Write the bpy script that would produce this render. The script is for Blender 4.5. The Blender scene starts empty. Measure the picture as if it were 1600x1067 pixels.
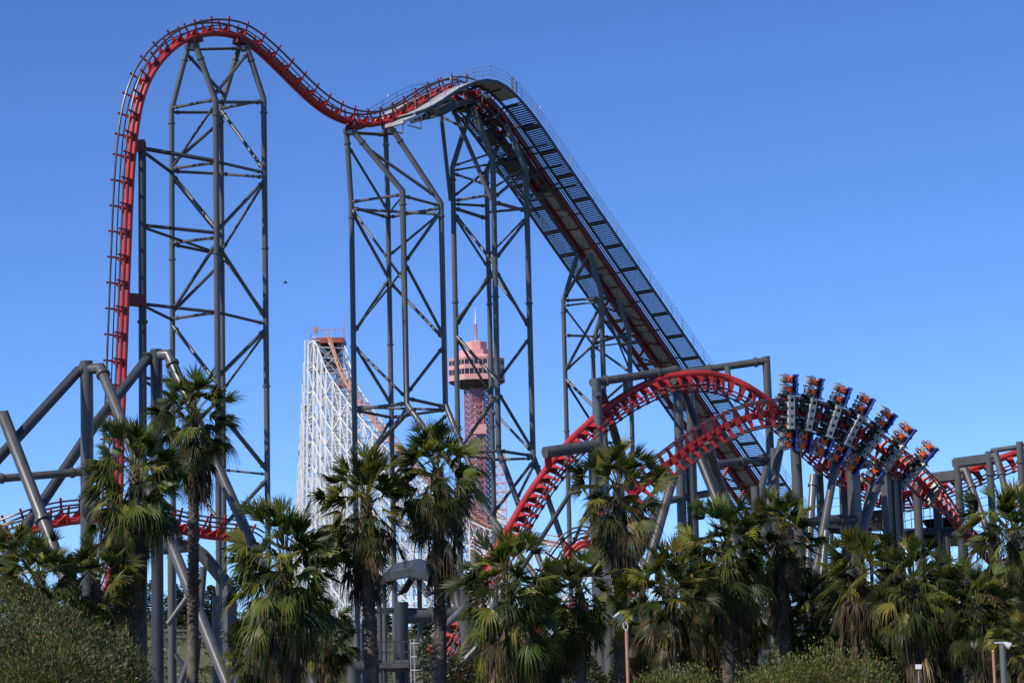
import bpy, bmesh, math, random
from mathutils import Vector, Matrix
random.seed(7)
R = math.radians
S = bpy.context.scene
COL = S.collection

# ------------------------------------------------------------------ camera
FPX, CX, CY = 3600.0, 800.0, 533.5
PITCH, ROLL = R(7.58), R(1.375)
CAM = Vector((0, 0, 3.0))
Fv = Vector((0, math.cos(PITCH), math.sin(PITCH)))
_r0 = Vector((1, 0, 0)); _u0 = Vector((0, -math.sin(PITCH), math.cos(PITCH)))
Rv = _r0 * math.cos(ROLL) - _u0 * math.sin(ROLL)
Uv = _u0 * math.cos(ROLL) + _r0 * math.sin(ROLL)
cd = bpy.data.cameras.new('camera'); cam = bpy.data.objects.new('camera', cd); COL.objects.link(cam)
cd.sensor_width = 36; cd.lens = 36 * FPX / 1600; cd.clip_end = 20000; cd.clip_start = 0.5
m = Matrix.Identity(4)
for i in range(3):
    m[i][0] = Rv[i]; m[i][1] = Uv[i]; m[i][2] = -Fv[i]; m[i][3] = CAM[i]
cam.matrix_world = m
S.camera = cam

def ray(px, py):
    return Fv + Rv * ((px - CX) / FPX) - Uv * ((py - CY) / FPX)
def P(px, py, Y):
    d = ray(px, py); return CAM + d * (Y / d.y)
def proj(p):
    d = p - CAM; w = d.dot(Fv)
    return CX + FPX * d.dot(Rv) / w, CY - FPX * d.dot(Uv) / w
def zat(x, y, py):
    a, b = -50.0, 300.0
    for _ in range(50):
        c = (a + b) / 2
        if proj(Vector((x, y, c)))[1] > py: a = c
        else: b = c
    return (a + b) / 2

# ------------------------------------------------------------------ materials
def new_mat(name):
    mt = bpy.data.materials.new(name); mt.use_nodes = True
    return mt, mt.node_tree, mt.node_tree.nodes['Principled BSDF']
def paint(name, col, rough=.45, var=.18, scale=1.5, metal=0.0, bump=0.0, streak=False, spec=.5, wear=None):
    mt, nt, bs = new_mat(name); N = nt.nodes; L = nt.links
    tc = N.new('ShaderNodeTexCoord'); ns = N.new('ShaderNodeTexNoise')
    ns.inputs['Scale'].default_value = scale; ns.inputs['Detail'].default_value = 6
    mp = N.new('ShaderNodeMapping')
    if streak: mp.inputs['Scale'].default_value = (3, 3, .25)
    L.new(tc.outputs['Object'], mp.inputs[0]); L.new(mp.outputs[0], ns.inputs['Vector'])
    rp = N.new('ShaderNodeValToRGB')
    rp.color_ramp.elements[0].position = .3; rp.color_ramp.elements[1].position = .7
    rp.color_ramp.elements[0].color = (*[c * (1 - var) for c in col], 1)
    rp.color_ramp.elements[1].color = (*[min(1, c * (1 + var)) for c in col], 1)
    L.new(ns.outputs[0], rp.inputs[0])
    if streak or wear:
        n4 = N.new('ShaderNodeTexNoise'); n4.inputs['Scale'].default_value = 1.1; n4.inputs['Detail'].default_value = 9; n4.inputs['Roughness'].default_value = .7
        m4 = N.new('ShaderNodeMapping'); m4.inputs['Scale'].default_value = (2.2, 2.2, .5); m4.inputs['Location'].default_value = (7, 3, 1)
        L.new(tc.outputs['Object'], m4.inputs[0]); L.new(m4.outputs[0], n4.inputs['Vector'])
        r4 = N.new('ShaderNodeValToRGB'); r4.color_ramp.elements[0].position = .56; r4.color_ramp.elements[0].color = (0, 0, 0, 1); r4.color_ramp.elements[1].position = .74; r4.color_ramp.elements[1].color = (.75, .75, .75, 1)
        L.new(n4.outputs[0], r4.inputs[0]); x4 = N.new('ShaderNodeMixRGB'); x4.inputs[2].default_value = (*(wear or (col[0] * .62, col[1] * .52, col[2] * .42)), 1)
        L.new(r4.outputs[0], x4.inputs[0]); L.new(rp.outputs[0], x4.inputs[1]); L.new(x4.outputs[0], bs.inputs['Base Color'])
    else: L.new(rp.outputs[0], bs.inputs['Base Color'])
    bs.inputs['Roughness'].default_value = rough; bs.inputs['Metallic'].default_value = metal
    bs.inputs['Specular IOR Level'].default_value = spec
    if bump:
        bp = N.new('ShaderNodeBump'); bp.inputs['Strength'].default_value = bump; bp.inputs['Distance'].default_value = .05
        n2 = N.new('ShaderNodeTexNoise'); n2.inputs['Scale'].default_value = scale * 6; n2.inputs['Detail'].default_value = 5
        L.new(tc.outputs['Object'], n2.inputs['Vector']); L.new(n2.outputs[0], bp.inputs['Height']); L.new(bp.outputs[0], bs.inputs['Normal'])
    return mt
M = {}
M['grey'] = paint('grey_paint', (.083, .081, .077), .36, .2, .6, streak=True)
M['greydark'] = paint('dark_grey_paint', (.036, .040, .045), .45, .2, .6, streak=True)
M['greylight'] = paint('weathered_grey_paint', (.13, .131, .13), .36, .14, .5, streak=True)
M['red'] = paint('red_paint', (.40, .024, .023), .5, .22, .8, wear=(.27, .035, .028))
M['redshade'] = paint('shaded_red_paint', (.15, .013, .011), .55, .25, .8, wear=(.10, .016, .012))  # darker copy of the red, with the lift beams' shade put into its colour
M['rail'] = paint('rail_steel', (.10, .075, .072), .36, .25, 2, metal=.35)
M['galv'] = paint('galvanised_steel', (.38, .38, .37), .5, .1, 1.2, metal=.1)
M['step'] = paint('dark_grating', (.060, .066, .072), .55, .2, 2)
M['trough'] = paint('chain_trough_liner', (.32, .30, .26), .75, .3, .9, bump=.3)
M['white'] = paint('white_lattice_paint', (.74, .73, .70), .55, .08, .4)
M['orange'] = paint('orange_track_paint', (.46, .23, .16), .5, .15, .4)
M['rust'] = paint('rust_red_deck_paint', (.30, .07, .05), .6, .2, .4)
M['pink'] = paint('pink_wall_paint', (.66, .32, .29), .6, .06, .15)
M['pinkdark'] = paint('dusty_red_lattice_paint', (.36, .12, .13), .6, .15, .2)
M['pale'] = paint('pale_core_paint', (.48, .44, .47), .6, .1, .2)
M['under'] = paint('dark_soffit_paint', (.03, .035, .05), .5, .1, .2)
M['glass'] = paint('dark_window_glass', (.02, .022, .028), .08, .3, .3)
M['beam'] = paint('pale_chassis_paint', (.40, .41, .40), .45, .12, 4)
M['black'] = paint('black_rubber', (.016, .016, .018), .6, .3, 4)
M['blue'] = paint('blue_seat_shell', (.012, .042, .24), .28, .2, 3)
M['orangevest'] = paint('orange_harness', (.80, .12, .025), .55, .15, 6)
M['pad'] = paint('grey_leg_pad', (.24, .245, .24), .6, .15, 5)
M['skin'] = paint('skin', (.55, .30, .22), .55, .1, 9)
M['hair'] = paint('dark_hair', (.02, .014, .01), .6, .3, 12)
M['shirt_white'] = paint('white_shirt', (.74, .74, .72), .8, .08, 9)
M['shirt_grey'] = paint('grey_shirt', (.16, .17, .19), .8, .15, 9)
M['shirt_red'] = paint('maroon_shirt', (.24, .03, .04), .8, .15, 9)
M['jeans'] = paint('denim', (.04, .06, .12), .85, .25, 9)
M['lamp'] = paint('lamp_housing_metal', (.45, .47, .48), .3, .06, 5)
M['tan'] = paint('tan_pole_paint', (.42, .20, .12), .55, .1, 3)
M['concrete'] = paint('concrete_paving', (.16, .155, .145), .9, .15, .5, bump=.2)
M['signwhite'] = paint('white_panel', (.75, .76, .78), .5, .06, 1)
M['yellow'] = paint('yellow_paint', (.65, .40, .05), .5, .1, 2)

def leaf_mat(name, attr='tint', trans=.35, rough=.45):
    mt, nt, bs = new_mat(name); N = nt.nodes; L = nt.links
    at = N.new('ShaderNodeAttribute'); at.attribute_name = attr
    L.new(at.outputs['Color'], bs.inputs['Base Color']); bs.inputs['Roughness'].default_value = rough; bs.inputs['Specular IOR Level'].default_value = .3
    tr = N.new('ShaderNodeBsdfTranslucent')
    hs = N.new('ShaderNodeMixRGB'); hs.blend_type = 'MULTIPLY'; hs.inputs[0].default_value = 1; hs.inputs[2].default_value = (1.5, 1.5, .55, 1)
    L.new(at.outputs['Color'], hs.inputs[1]); L.new(hs.outputs[0], tr.inputs[0])
    mx = N.new('ShaderNodeMixShader'); mx.inputs[0].default_value = trans
    L.new(bs.outputs[0], mx.inputs[1]); L.new(tr.outputs[0], mx.inputs[2])
    L.new(mx.outputs[0], N['Material Output'].inputs[0])
    return mt
M['leaf'] = leaf_mat('palm_leaf', rough=.42, trans=.4)
M['dead'] = leaf_mat('dead_palm_leaf', trans=.15, rough=.8)
M['shrub'] = leaf_mat('shrub_leaf', trans=.25, rough=.4)
M['conifer'] = leaf_mat('conifer_leaf', trans=.1, rough=.7)
M['bark'] = paint('palm_bark', (.13, .10, .078), .95, .45, 3, bump=1.0)
M['wood'] = paint('brown_stem', (.10, .07, .05), .9, .3, 3)

# ------------------------------------------------------------------ mesh builder
class MB:
    def __init__(s): s.v = []; s.f = []; s.mi = []; s.tint = []; s.cm = 0
    def face(s, idx, tint=None):
        s.f.append(idx); s.mi.append(s.cm); s.tint.append(tint)
    def tube(s, pts, r, n=10, cap=True):
        pts = [Vector(p) for p in pts]; k = len(pts)
        rs = r if isinstance(r, (list, tuple)) else [r] * k
        T = [(pts[i + 1] - pts[i]).normalized() for i in range(k - 1)]
        ref = Vector((0, 0, 1)) if abs(T[0].z) < .9 else Vector((0, 1, 0))
        a = T[0].cross(ref).normalized(); b0 = len(s.v)
        for i in range(k):
            if i == 0: t = T[0]
            elif i == k - 1: t = T[-1]
            else:
                t = (T[i - 1] + T[i])
                t = t.normalized() if t.length > 1e-6 else T[i]
            tt = T[min(i, k - 2)] if i < k - 1 else T[-1]
            tprev = T[i - 1] if i > 0 else T[0]
            a = (a - tprev * a.dot(tprev)).normalized(); b = tprev.cross(a)
            for j in range(n):
                an = 2 * math.pi * j / n
                o = (a * math.cos(an) + b * math.sin(an)) * rs[i]
                dn = tprev.dot(t)
                o = o - tprev * (o.dot(t) / max(dn, .35))
                s.v.append(pts[i] + o)
            if i < k - 1 and i > 0:
                a = (a - tt * a.dot(tt)).normalized()
        for i in range(k - 1):
            for j in range(n):
                p = b0 + i * n + j; q = b0 + i * n + (j + 1) % n
                s.face((p, q, q + n, p + n))
        if cap:
            s.face(tuple(b0 + j for j in reversed(range(n)))); s.face(tuple(b0 + (k - 1) * n + j for j in range(n)))
    def box(s, c, ax, h):
        c = Vector(c); X, Y, Z = [Vector(a) * e for a, e in zip(ax, h)]
        b = len(s.v)
        for sx, sy, sz in ((-1,-1,-1),(1,-1,-1),(1,1,-1),(-1,1,-1),(-1,-1,1),(1,-1,1),(1,1,1),(-1,1,1)):
            s.v.append(c + X * sx + Y * sy + Z * sz)
        for q in ((3,2,1,0),(4,5,6,7),(0,1,5,4),(1,2,6,5),(2,3,7,6),(3,0,4,7)): s.face(tuple(b + i for i in q))
    def abox(s, x0, y0, z0, x1, y1, z1):
        s.box(((x0+x1)/2, (y0+y1)/2, (z0+z1)/2), ((1,0,0),(0,1,0),(0,0,1)), ((x1-x0)/2, (y1-y0)/2, (z1-z0)/2))
    def bar(s, p, q, w, h, up=Vector((0, 0, 1))):
        p = Vector(p); q = Vector(q); t = (q - p); l = t.length; t.normalize()
        if abs(t.dot(up)) > .98: up = Vector((0, 1, 0))
        x = t.cross(up).normalized(); y = x.cross(t)
        s.box((p + q) / 2, (x, t, y), (w / 2, l / 2, h / 2))
    def prism(s, poly, n):
        """poly: list of 3D points (planar), extruded by vector n"""
        b = len(s.v); k = len(poly); n = Vector(n)
        for p in poly: s.v.append(Vector(p))
        for p in poly: s.v.append(Vector(p) + n)
        s.face(tuple(b + i for i in reversed(range(k)))); s.face(tuple(b + k + i for i in range(k)))
        for i in range(k):
            j = (i + 1) % k; s.face((b + i, b + j, b + k + j, b + k + i))
    def disc_ring(s, c, z0, z1, r0, r1, n=16, rot=0, cap0=False, cap1=False):
        b = len(s.v); c = Vector(c)
        for zz, rr in ((z0, r0), (z1, r1)):
            for j in range(n):
                a = 2 * math.pi * (j + rot) / n; s.v.append(Vector((c.x + rr * math.cos(a), c.y + rr * math.sin(a), zz)))
        for j in range(n):
            q = (j + 1) % n; s.face((b + j, b + q, b + n + q, b + n + j))
        if cap0: s.face(tuple(b + j for j in reversed(range(n))))
        if cap1: s.face(tuple(b + n + j for j in range(n)))
    def mesh(s, name, mats, origin=Vector((0, 0, 0)), smooth=True, recalc=True):
        me = bpy.data.meshes.new(name)
        me.from_pydata([tuple(Vector(p) - origin) for p in s.v], [], s.f)
        for mt in (mats if isinstance(mats, (list, tuple)) else [mats]): me.materials.append(mt)
        me.polygons.foreach_set('material_index', s.mi)
        if any(t is not None for t in s.tint):
            at = me.color_attributes.new('tint', 'FLOAT_COLOR', 'CORNER')
            k = 0
            for p, t in zip(s.f, s.tint):
                t = t or (.1, .1, .1)
                for _ in p:
                    at.data[k].color = (*t, 1); k += 1
        if recalc:
            bm = bmesh.new(); bm.from_mesh(me); bmesh.ops.recalc_face_normals(bm, faces=bm.faces); bm.to_mesh(me); bm.free()
        if smooth:
            me.polygons.foreach_set('use_smooth', [True] * len(me.polygons)); me.set_sharp_from_angle(angle=R(42))
        me.update()
        return me
    def build(s, name, mats, parent=None, smooth=True, recalc=True):
        org = wloc(parent) if parent else Vector((0, 0, 0))
        o = bpy.data.objects.new(name, s.mesh(name, mats, org, smooth, recalc)); COL.objects.link(o)
        o.parent = parent
        return o
def wloc(o):
    p = Vector((0, 0, 0))
    while o is not None: p += o.location; o = o.parent
    return p
def thing(name, label, cat, loc, group=None, rz=0):
    o = bpy.data.objects.new(name, None); COL.objects.link(o); o.empty_display_size = .3
    o.location = loc; o.rotation_euler = (0, 0, rz); o['label'] = label; o['category'] = cat
    if group: o['group'] = group
    return o
def tag(o, label=None, cat=None, group=None, kind=None):
    for k, v in (('label', label), ('category', cat), ('group', group), ('kind', kind)):
        if v: o[k] = v
    return o
def pipe(parent, name, pts, r, mat='grey', n=12, collars=()):
    b = MB(); b.tube(pts, r, n)
    rr = r if not isinstance(r, (list, tuple)) else r[0]
    for i, t in collars:
        p = Vector(pts[i]).lerp(Vector(pts[i + 1]), t); d = (Vector(pts[i + 1]) - Vector(pts[i])).normalized()
        b.tube([p - d * .09, p + d * .09], rr * 1.35, n)
    return b.build(name, M[mat], parent)
def PP(*pts): return [P(*p) for p in pts]
def to_ground(p, q, z=-.1):
    p = Vector(p); q = Vector(q); d = q - p
    return p + d * ((z - p.z) / d.z)
def down(p, z=-.1): return Vector((p.x, p.y, z))

# ------------------------------------------------------------------ splines and tracks
def catmull(pts, per=14):
    pts = [Vector(p) for p in pts]; ext = [pts[0] * 2 - pts[1]] + pts + [pts[-1] * 2 - pts[-2]]
    out = []
    for i in range(1, len(ext) - 2):
        p0, p1, p2, p3 = ext[i - 1:i + 3]
        for k in range(per):
            t = k / per
            out.append(.5 * ((2 * p1) + (p2 - p0) * t + (2 * p0 - 5 * p1 + 4 * p2 - p3) * t * t + (3 * p1 - p0 - 3 * p2 + p3) * t ** 3))
    out.append(pts[-1]); return out
def smooth_pts(c, it=3):
    for _ in range(it):
        c = [c[0]] + [(c[i - 1] + c[i] * 2 + c[i + 1]) / 4 for i in range(1, len(c) - 1)] + [c[-1]]
    return c
def resample(c, step):
    out = [c[0]]; acc = 0
    for i in range(len(c) - 1):
        a, b = c[i], c[i + 1]; l = (b - a).length; d = step - acc
        while d <= l:
            out.append(a.lerp(b, d / l)); d += step
        acc = l - (d - step)
    return out
class Curve:
    def __init__(s, ctrl, vfun, step=.4, it=6):
        s.p = resample(smooth_pts(catmull(ctrl), it), step); s.step = step
        n = len(s.p); s.T = []
        for i in range(n):
            a = s.p[max(0, i - 1)]; b = s.p[min(n - 1, i + 1)]; s.T.append((b - a).normalized())
        s.V = []
        for i in range(n):
            v = vfun(s.p[i], s.T[i]); v = (v - s.T[i] * v.dot(s.T[i])).normalized(); s.V.append(v)
        s.U = [t.cross(v) for t, v in zip(s.T, s.V)]
    def off(s, u, v, i0=0, i1=None, sub=1):
        i1 = len(s.p) if i1 is None else i1
        ids = list(range(i0, i1, sub))
        if ids[-1] != i1 - 1: ids.append(i1 - 1)
        return [s.p[i] + s.U[i] * u + s.V[i] * v for i in ids]
    def mat(s, i):
        mm = Matrix.Identity(4)
        for k in range(3): mm[k][0] = s.T[i][k]; mm[k][1] = s.U[i][k]; mm[k][2] = s.V[i][k]; mm[k][3] = s.p[i][k]
        return mm
    def near(s, px=None, py=None, lo=0, hi=None):
        hi = hi or len(s.p); best = None
        for i in range(lo, hi):
            q = proj(s.p[i]); d = 0
            if px is not None: d += (q[0] - px) ** 2
            if py is not None: d += (q[1] - py) ** 2
            if best is None or d < best[0]: best = (d, i)
        return best[1]
def place_ties(curve, me, root, idx):
    for i in idx:
        o = bpy.data.objects.new('cross_tie', me); COL.objects.link(o); o.parent = root
        mm = curve.mat(i); mm.translation -= root.location; o.matrix_local = mm
X_, Y_, Z_ = Vector((1, 0, 0)), Vector((0, 1, 0)), Vector((0, 0, 1))
AX = (X_, Y_, Z_)
def tie_u(u=.62, vtop=1.14, su=.3):
    """U-shaped tie: beam across the two spines, gusset and upright either side, nub on top"""
    b = MB()
    b.box((0, 0, .24), AX, (.08, u - .02, .1))
    for s in (-1, 1):
        b.prism([(-.6, s * su - .04, .16), (.06, s * su - .04, .16), (.06, s * (su + .14) - .04, .66), (-.1, s * (su + .12) - .04, .6)], (0, .08, 0))
        b.prism([(-.07, s * (u - .12) - .035, .18), (.09, s * (u - .12) - .035, .18), (.07, s * (u + .05) - .035, vtop), (-.06, s * (u + .05) - .035, vtop)], (0, .07, 0))
        b.box((.0, s * (u + .06), vtop + .06), AX, (.065, .05, .11))
    return b.mesh('cross_tie', M['red'])
def tie_t(u=.85):
    """flat tie across rails on both sides of one spine, waisted"""
    b = MB()
    b.prism([(-.17, -.2, -.12), (.17, -.2, -.12), (.07, -u, .05), (-.07, -u, .05)], (0, 0, .1))
    b.prism([(-.17, .2, -.12), (.17, .2, -.12), (.07, u, .05), (-.07, u, .05)], (0, 0, .1))
    b.box((0, 0, -.06), AX, (.19, .24, .12))
    b.box((0, u, .1), AX, (.1, .08, .13)); b.box((0, -u, .1), AX, (.1, .08, .13))
    b.box((0, 0, -.3), AX, (.07, .2, .22))
    return b.mesh('cross_tie', M['red'])
def tie_v(u=.55, vt=1.15):
    b = MB()
    for s in (-1, 1):
        b.prism([(-.3, s * .18 - .05, .2), (.16, s * .18 - .05, .2), (.09, s * u - .05, vt), (-.07, s * u - .05, vt), (-.09, s * .42 - .05, .62)], (0, .1, 0))
        b.box((0, s * u, vt), AX, (.14, .09, .09))
    b.box((0, 0, .55), AX, (.07, .42, .07))
    return b.mesh('cross_tie', M['red'])

# ---- plane of the main line (drop, dip, lift): 45 degrees to the view
X0 = P(340, 300, 180).x
def PL(px, py):
    d = ray(px, py); c = CAM
    # (c.x+t d.x - X0) = (c.y + t d.y - 180)
    t = (180 - X0 + c.x - c.y) / (d.y - d.x) if False else (X0 - 180 - c.x + c.y) / (d.x - d.y)
    return c + d * t
Dv = Vector((1, 1, 0)).normalized(); Lv = Vector((1, -1, 0)).normalized()   # along, lateral (towards camera)
def vmain(p, T):
    a = T.dot(Dv); b = T.z; return Dv * (-b) + Z_ * a

drop_px = [(60, 1010), (120, 978), (160, 935), (178, 880), (184, 800), (187, 700), (189.5, 620), (192.5, 540), (195.5, 460), (198.5, 380), (202, 300), (206, 240),
    (212, 190), (221, 150), (235, 117), (255, 90), (281, 68), (310, 56.5), (340, 52.5), (370, 57), (393, 70), (415, 88), (440, 112), (465, 137), (490, 160),
    (515, 178), (540, 189.5), (565, 195), (590, 194), (615, 187), (640, 174), (665, 157), (690, 145), (713, 140), (735, 145), (757, 163), (781, 190), (806, 224),
    (832, 262), (910, 374), (1016, 527), (1096, 643), (1180, 764), (1235, 843), (1290, 922), (1345, 1000)]
mc = Curve([PL(*q) for q in drop_px], vmain, .4, 5)
iL = mc.near(782, 191)            # start of lift beams
iW = mc.near(601, 193)            # start of the walkways
base = down(PL(340, 900), 0)
root = thing('drop_track', 'red twin-spine track with dark rails, falling vertically at left from the tall crest', 'coaster track', base)
for u in (-.3, .3):
    b = MB(); b.tube(mc.off(u, 0, 0, iL + 2), .19, 12); b.build('spine', M['red'], root)
for u, v, r in ((-.62, .52, .05), (.62, .52, .05), (-.62, 1.0, .085), (.62, 1.0, .085)):
    b = MB(); b.tube(mc.off(u, v, 0, iL + 2), r, 8); b.build('rail', M['rail'], root)
tu = tie_u()
ti = []; i = 2
while i < iL:
    ti.append(i); i += 5 if proj(mc.p[i])[1] > 270 and proj(mc.p[i])[0] < 400 else 4
place_ties(mc, tu, root, ti[-100:])
for px, py in ((305, 62), (377, 62), (552, 195), (607, 193)):
    i = mc.near(px, py); b = MB()
    b.box(mc.p[i] - mc.V[i] * .36, (mc.T[i], mc.U[i], mc.V[i]), (.35, .55, .2)); b.build('saddle', M['redshade'], root)

# ---- lift hill
base = down(PL(1040, 900), 0)
lift = thing('lift_hill', 'straight lift hill with red box beams and dark stairways, rising from the right', 'coaster lift', base)
nP = len(mc.p)
def ribbon(mb, u0, u1, v0, v1, i0, i1, sub=2):
    """box-section beam swept along the main curve"""
    ids = list(range(i0, i1, sub)); 
    if ids[-1] != i1 - 1: ids.append(i1 - 1)
    b0 = len(mb.v)
    for i in ids:
        for u, v in ((u0, v0), (u1, v0), (u1, v1), (u0, v1)): mb.v.append(mc.p[i] + mc.U[i] * u + mc.V[i] * v)
    for k in range(len(ids) - 1):
        for j in range(4):
            p = b0 + k * 4 + j; q = b0 + k * 4 + (j + 1) % 4; mb.face((p, q, q + 4, p + 4))
    mb.face((b0, b0 + 1, b0 + 2, b0 + 3)); e = b0 + (len(ids) - 1) * 4; mb.face((e + 3, e + 2, e + 1, e))
ia = mc.near(716, 140)
for s in (-1, 1):
    b = MB(); u = s * .98; ribbon(b, u - .13, u + .13, -.42, .14, iL - 8, nP); b.build('box_beam', M['redshade'], lift)
    b = MB(); ribbon(b, s * .62 - .1, s * .62 + .1, -.85, -.55, ia, iL + 20); b.build('box_beam', M['redshade'], lift)
    for v in (.78, 1.08):
        b = MB(); b.tube(mc.off(s * .6, v, iL, nP, 3), .06, 8); b.build('rail', M['rail'], lift)
b = MB(); ribbon(b, -.78, .78, -.06, .02, iL + 14, nP); b.build('chain_trough', M['trough'], lift)
b = MB()
for i in range(iL + 14, nP, 6): b.box(mc.p[i] - mc.V[i] * .1, (mc.T[i], mc.U[i], mc.V[i]), (.05, .8, .05))
b.build('trough_rib', M['redshade'], lift)
b = MB()
for i in range(ia, iL + 20, 4):
    b.box(mc.p[i] - mc.V[i] * .45, (mc.T[i], mc.U[i], mc.V[i]), (.12, 1.0, .12))
    b.box(mc.p[i] + mc.U[i] * .9 - mc.V[i] * .2, (mc.T[i], mc.U[i], mc.V[i]), (.3, .06, .22))
b.build('cross_beam', M['red'], lift)
# lower chord of the truss on the lower half
i0 = mc.near(968, 458); i1 = mc.near(1240, 850)
b = MB(); ribbon(b, -.95, -.65, -2.2, -1.85, i0, i1); b.build('lower_chord', M['redshade'], lift)
k = 0
for i in range(i0, i1 - 8, 8):
    b = MB(); b.bar(mc.p[i] + mc.U[i] * -.8 - mc.V[i] * 1.9, mc.p[i] + mc.U[i] * -.9 - mc.V[i] * .5, .18, .18); b.build('truss_post', M['red'], lift)
    b = MB(); b.bar(mc.p[i] + mc.U[i] * -.8 - mc.V[i] * 1.9, mc.p[i + 8] + mc.U[i + 8] * .9 - mc.V[i + 8] * .5, .14, .14); b.build('truss_diagonal', M['redshade'], lift)
# drive machinery slung under the top bend
iD = mc.near(772, 178)
b = MB()
rm = random.Random(4)
for k in range(26):
    i = iD + rm.randint(-26, 22); uu = rm.uniform(-1.3, 1.0); vv = rm.uniform(-1.5, -.8)
    b.box(mc.p[i] + mc.U[i] * uu + mc.V[i] * vv, (mc.T[i], mc.U[i], mc.V[i]), (rm.uniform(.15, .7), rm.uniform(.12, .4), rm.uniform(.06, .25)))
for di in range(-26, 28, 6):
    i = iD + di; b.bar(mc.p[i] - mc.U[i] * 3.6 - mc.V[i] * .35, mc.p[i] + mc.U[i] * 3.8 - mc.V[i] * .35, .12, .16); b.bar(mc.p[i] - mc.U[i] * 1.7 - mc.V[i] * 1.3, mc.p[i] + mc.U[i] * 1.7 - mc.V[i] * 1.3, .14, .18)
    for e in (-1.6, 1.6): b.bar(mc.p[i] + mc.U[i] * e - mc.V[i] * .35, mc.p[i] + mc.U[i] * e - mc.V[i] * 1.35, .1, .1)
for e in (-1.65, 1.65):
    b.tube(mc.off(e, -1.3, iD - 26, iD + 28, 3), .09, 6)
for di, uu, vv, h in ((-22, .9, -1.25, (1.0, 1.0, .35)), (-15, .6, -1.35, (.9, 1.0, .25)), (3, -.6, -1.5, (.8, .7, .22)), (12, -.4, -1.4, (.7, .8, .22))):
    i = iD + di; b.box(mc.p[i] + mc.U[i] * uu + mc.V[i] * vv, (mc.T[i], mc.U[i], mc.V[i]), h)
b.build('drive_machinery', M['greydark'], lift)
# walkways
iE = mc.near(768, 172)             # where the solid deck gives way to open steps
for s, lab in ((1, 'near stairway with open steps and handrail'), (-1, 'far stairway with open steps and handrail')):
    ua, ub = s * 1.78, s * 4.0
    if s < 0: ua, ub = ub, ua
    b = MB(); 
    ribbon(b, ua - .05, ua + .05, -.10, .16, iW, nP, 3); ribbon(b, ub - .05, ub + .05, -.10, .16, iW, nP, 3)
    wk = b.build('stairway', M['step'], lift); wk['label'] = lab
    b = MB(); i = iW
    ribbon(b, ua + .055, ub - .055, .14, .2, iW, iE, 3); b.build('deck', M['galv'], wk)
    b = MB()                        # treads by equal rise
    z = mc.p[iE].z - .1; i = iE; n = 0
    while i < nP - 1:
        while i < nP - 1 and mc.p[i + 1].z > z: i += 1
        if i >= nP - 1: break
        t = (mc.p[i].z - z) / max(1e-6, mc.p[i].z - mc.p[i + 1].z); p = mc.p[i].lerp(mc.p[i + 1], t)
        big = (n % 13 == 12)
        c = p + Lv * ((ua + ub) / 2) + mc.V[i] * .05
        if big:
            b.box(c - mc.V[i] * .04, (mc.T[i], Lv, mc.V[i]), (.12, abs(ub - ua) / 2 - .058, .07))
        else: b.box(c, (Dv, Lv, Z_), (.115, abs(ub - ua) / 2 - .055, .036))
        z -= .148; n += 1
    b.build('treads', M['step'], wk)
    b = MB()
    for i in range(iW, nP, 5):
        for uu in ((ub if s > 0 else ua), ):
            p = mc.p[i] + mc.U[i] * uu + mc.V[i] * .2; b.tube([p, p + Z_ * 1.15], .022, 6)
    for hh in (.4, .78, 1.15):
        b.tube([mc.p[i] + mc.U[i] * (ub if s > 0 else ua) + mc.V[i] * .2 + Z_ * hh for i in list(range(iW, nP, 5))], .022, 6)
    b.build('handrail', M['galv'] if s > 0 else M['greydark'], wk)
    b = MB()
    for i in range(iW + 3, iE + 10, 5):
        p = mc.p[i] + mc.U[i] * (ua if s > 0 else ub) + mc.V[i] * .2; b.tube([p, p + Z_ * 1.1], .02, 6)
    b.build('inner_handrail', M['greydark'], wk)
    # brackets tying the stairway to the beams
    b = MB()
    for i in range(iW + 4, nP, 9):
        b.bar(mc.p[i] + mc.U[i] * s * .3 - mc.V[i] * .16, mc.p[i] + mc.U[i] * s * 1.85 - mc.V[i] * .16, .1, .14)
    b.build('bracket', M['step'], wk)
    b = MB()
    for i in range(iW + 12, nP, 30):
        p = mc.p[i] + mc.U[i] * s * 4.02 + mc.V[i] * .2 + Z_ * 1.2; b.box(p + Z_ * .1, AX, (.06, .06, .12))
    b.build('walkway_lamp', M['lamp'], wk)
# end landing on near stairway
i = iW; b = MB(); q = mc.p[i] + mc.U[i] * 2.9
for k in range(5):
    b.box(q + Dv * (.25 - .33 * k) - Z_ * (.05 + .16 * k), (Dv, Lv, Z_), (.13, 1.1, .03))
for uu in (-1.15, 1.15):
    b.bar(q + Lv * uu + Dv * .5, q + Lv * uu - Dv * 1.35 - Z_ * .85, .08, .22)
    b.bar(q + Lv * uu + Dv * .6 - Z_ * .1, q + Lv * uu + Dv * .5 - Z_ * 1.2, .1, .12)
    b.bar(q + Lv * uu + Dv * .5 - Z_ * 1.2, q + Lv * uu - Dv * 1.0 - Z_ * 1.1, .1, .12)
b.bar(q - Lv * 1.15 - Dv * 1.35 - Z_ * .85, q + Lv * 1.15 - Dv * 1.35 - Z_ * .85, .3, .3)
b.build('end_landing', M['galv'], lift)
i = mc.near(752, 157); b = MB(); q = mc.p[i] + mc.U[i] * 3.9 + mc.V[i] * .2
b.box(q + Z_ * .62, AX, (.11, .1, .62)); b.box(q + Z_ * .45 + Dv * .5, AX, (.05, .05, .5)); b.build('control_box', M['greylight'], lift)

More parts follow.
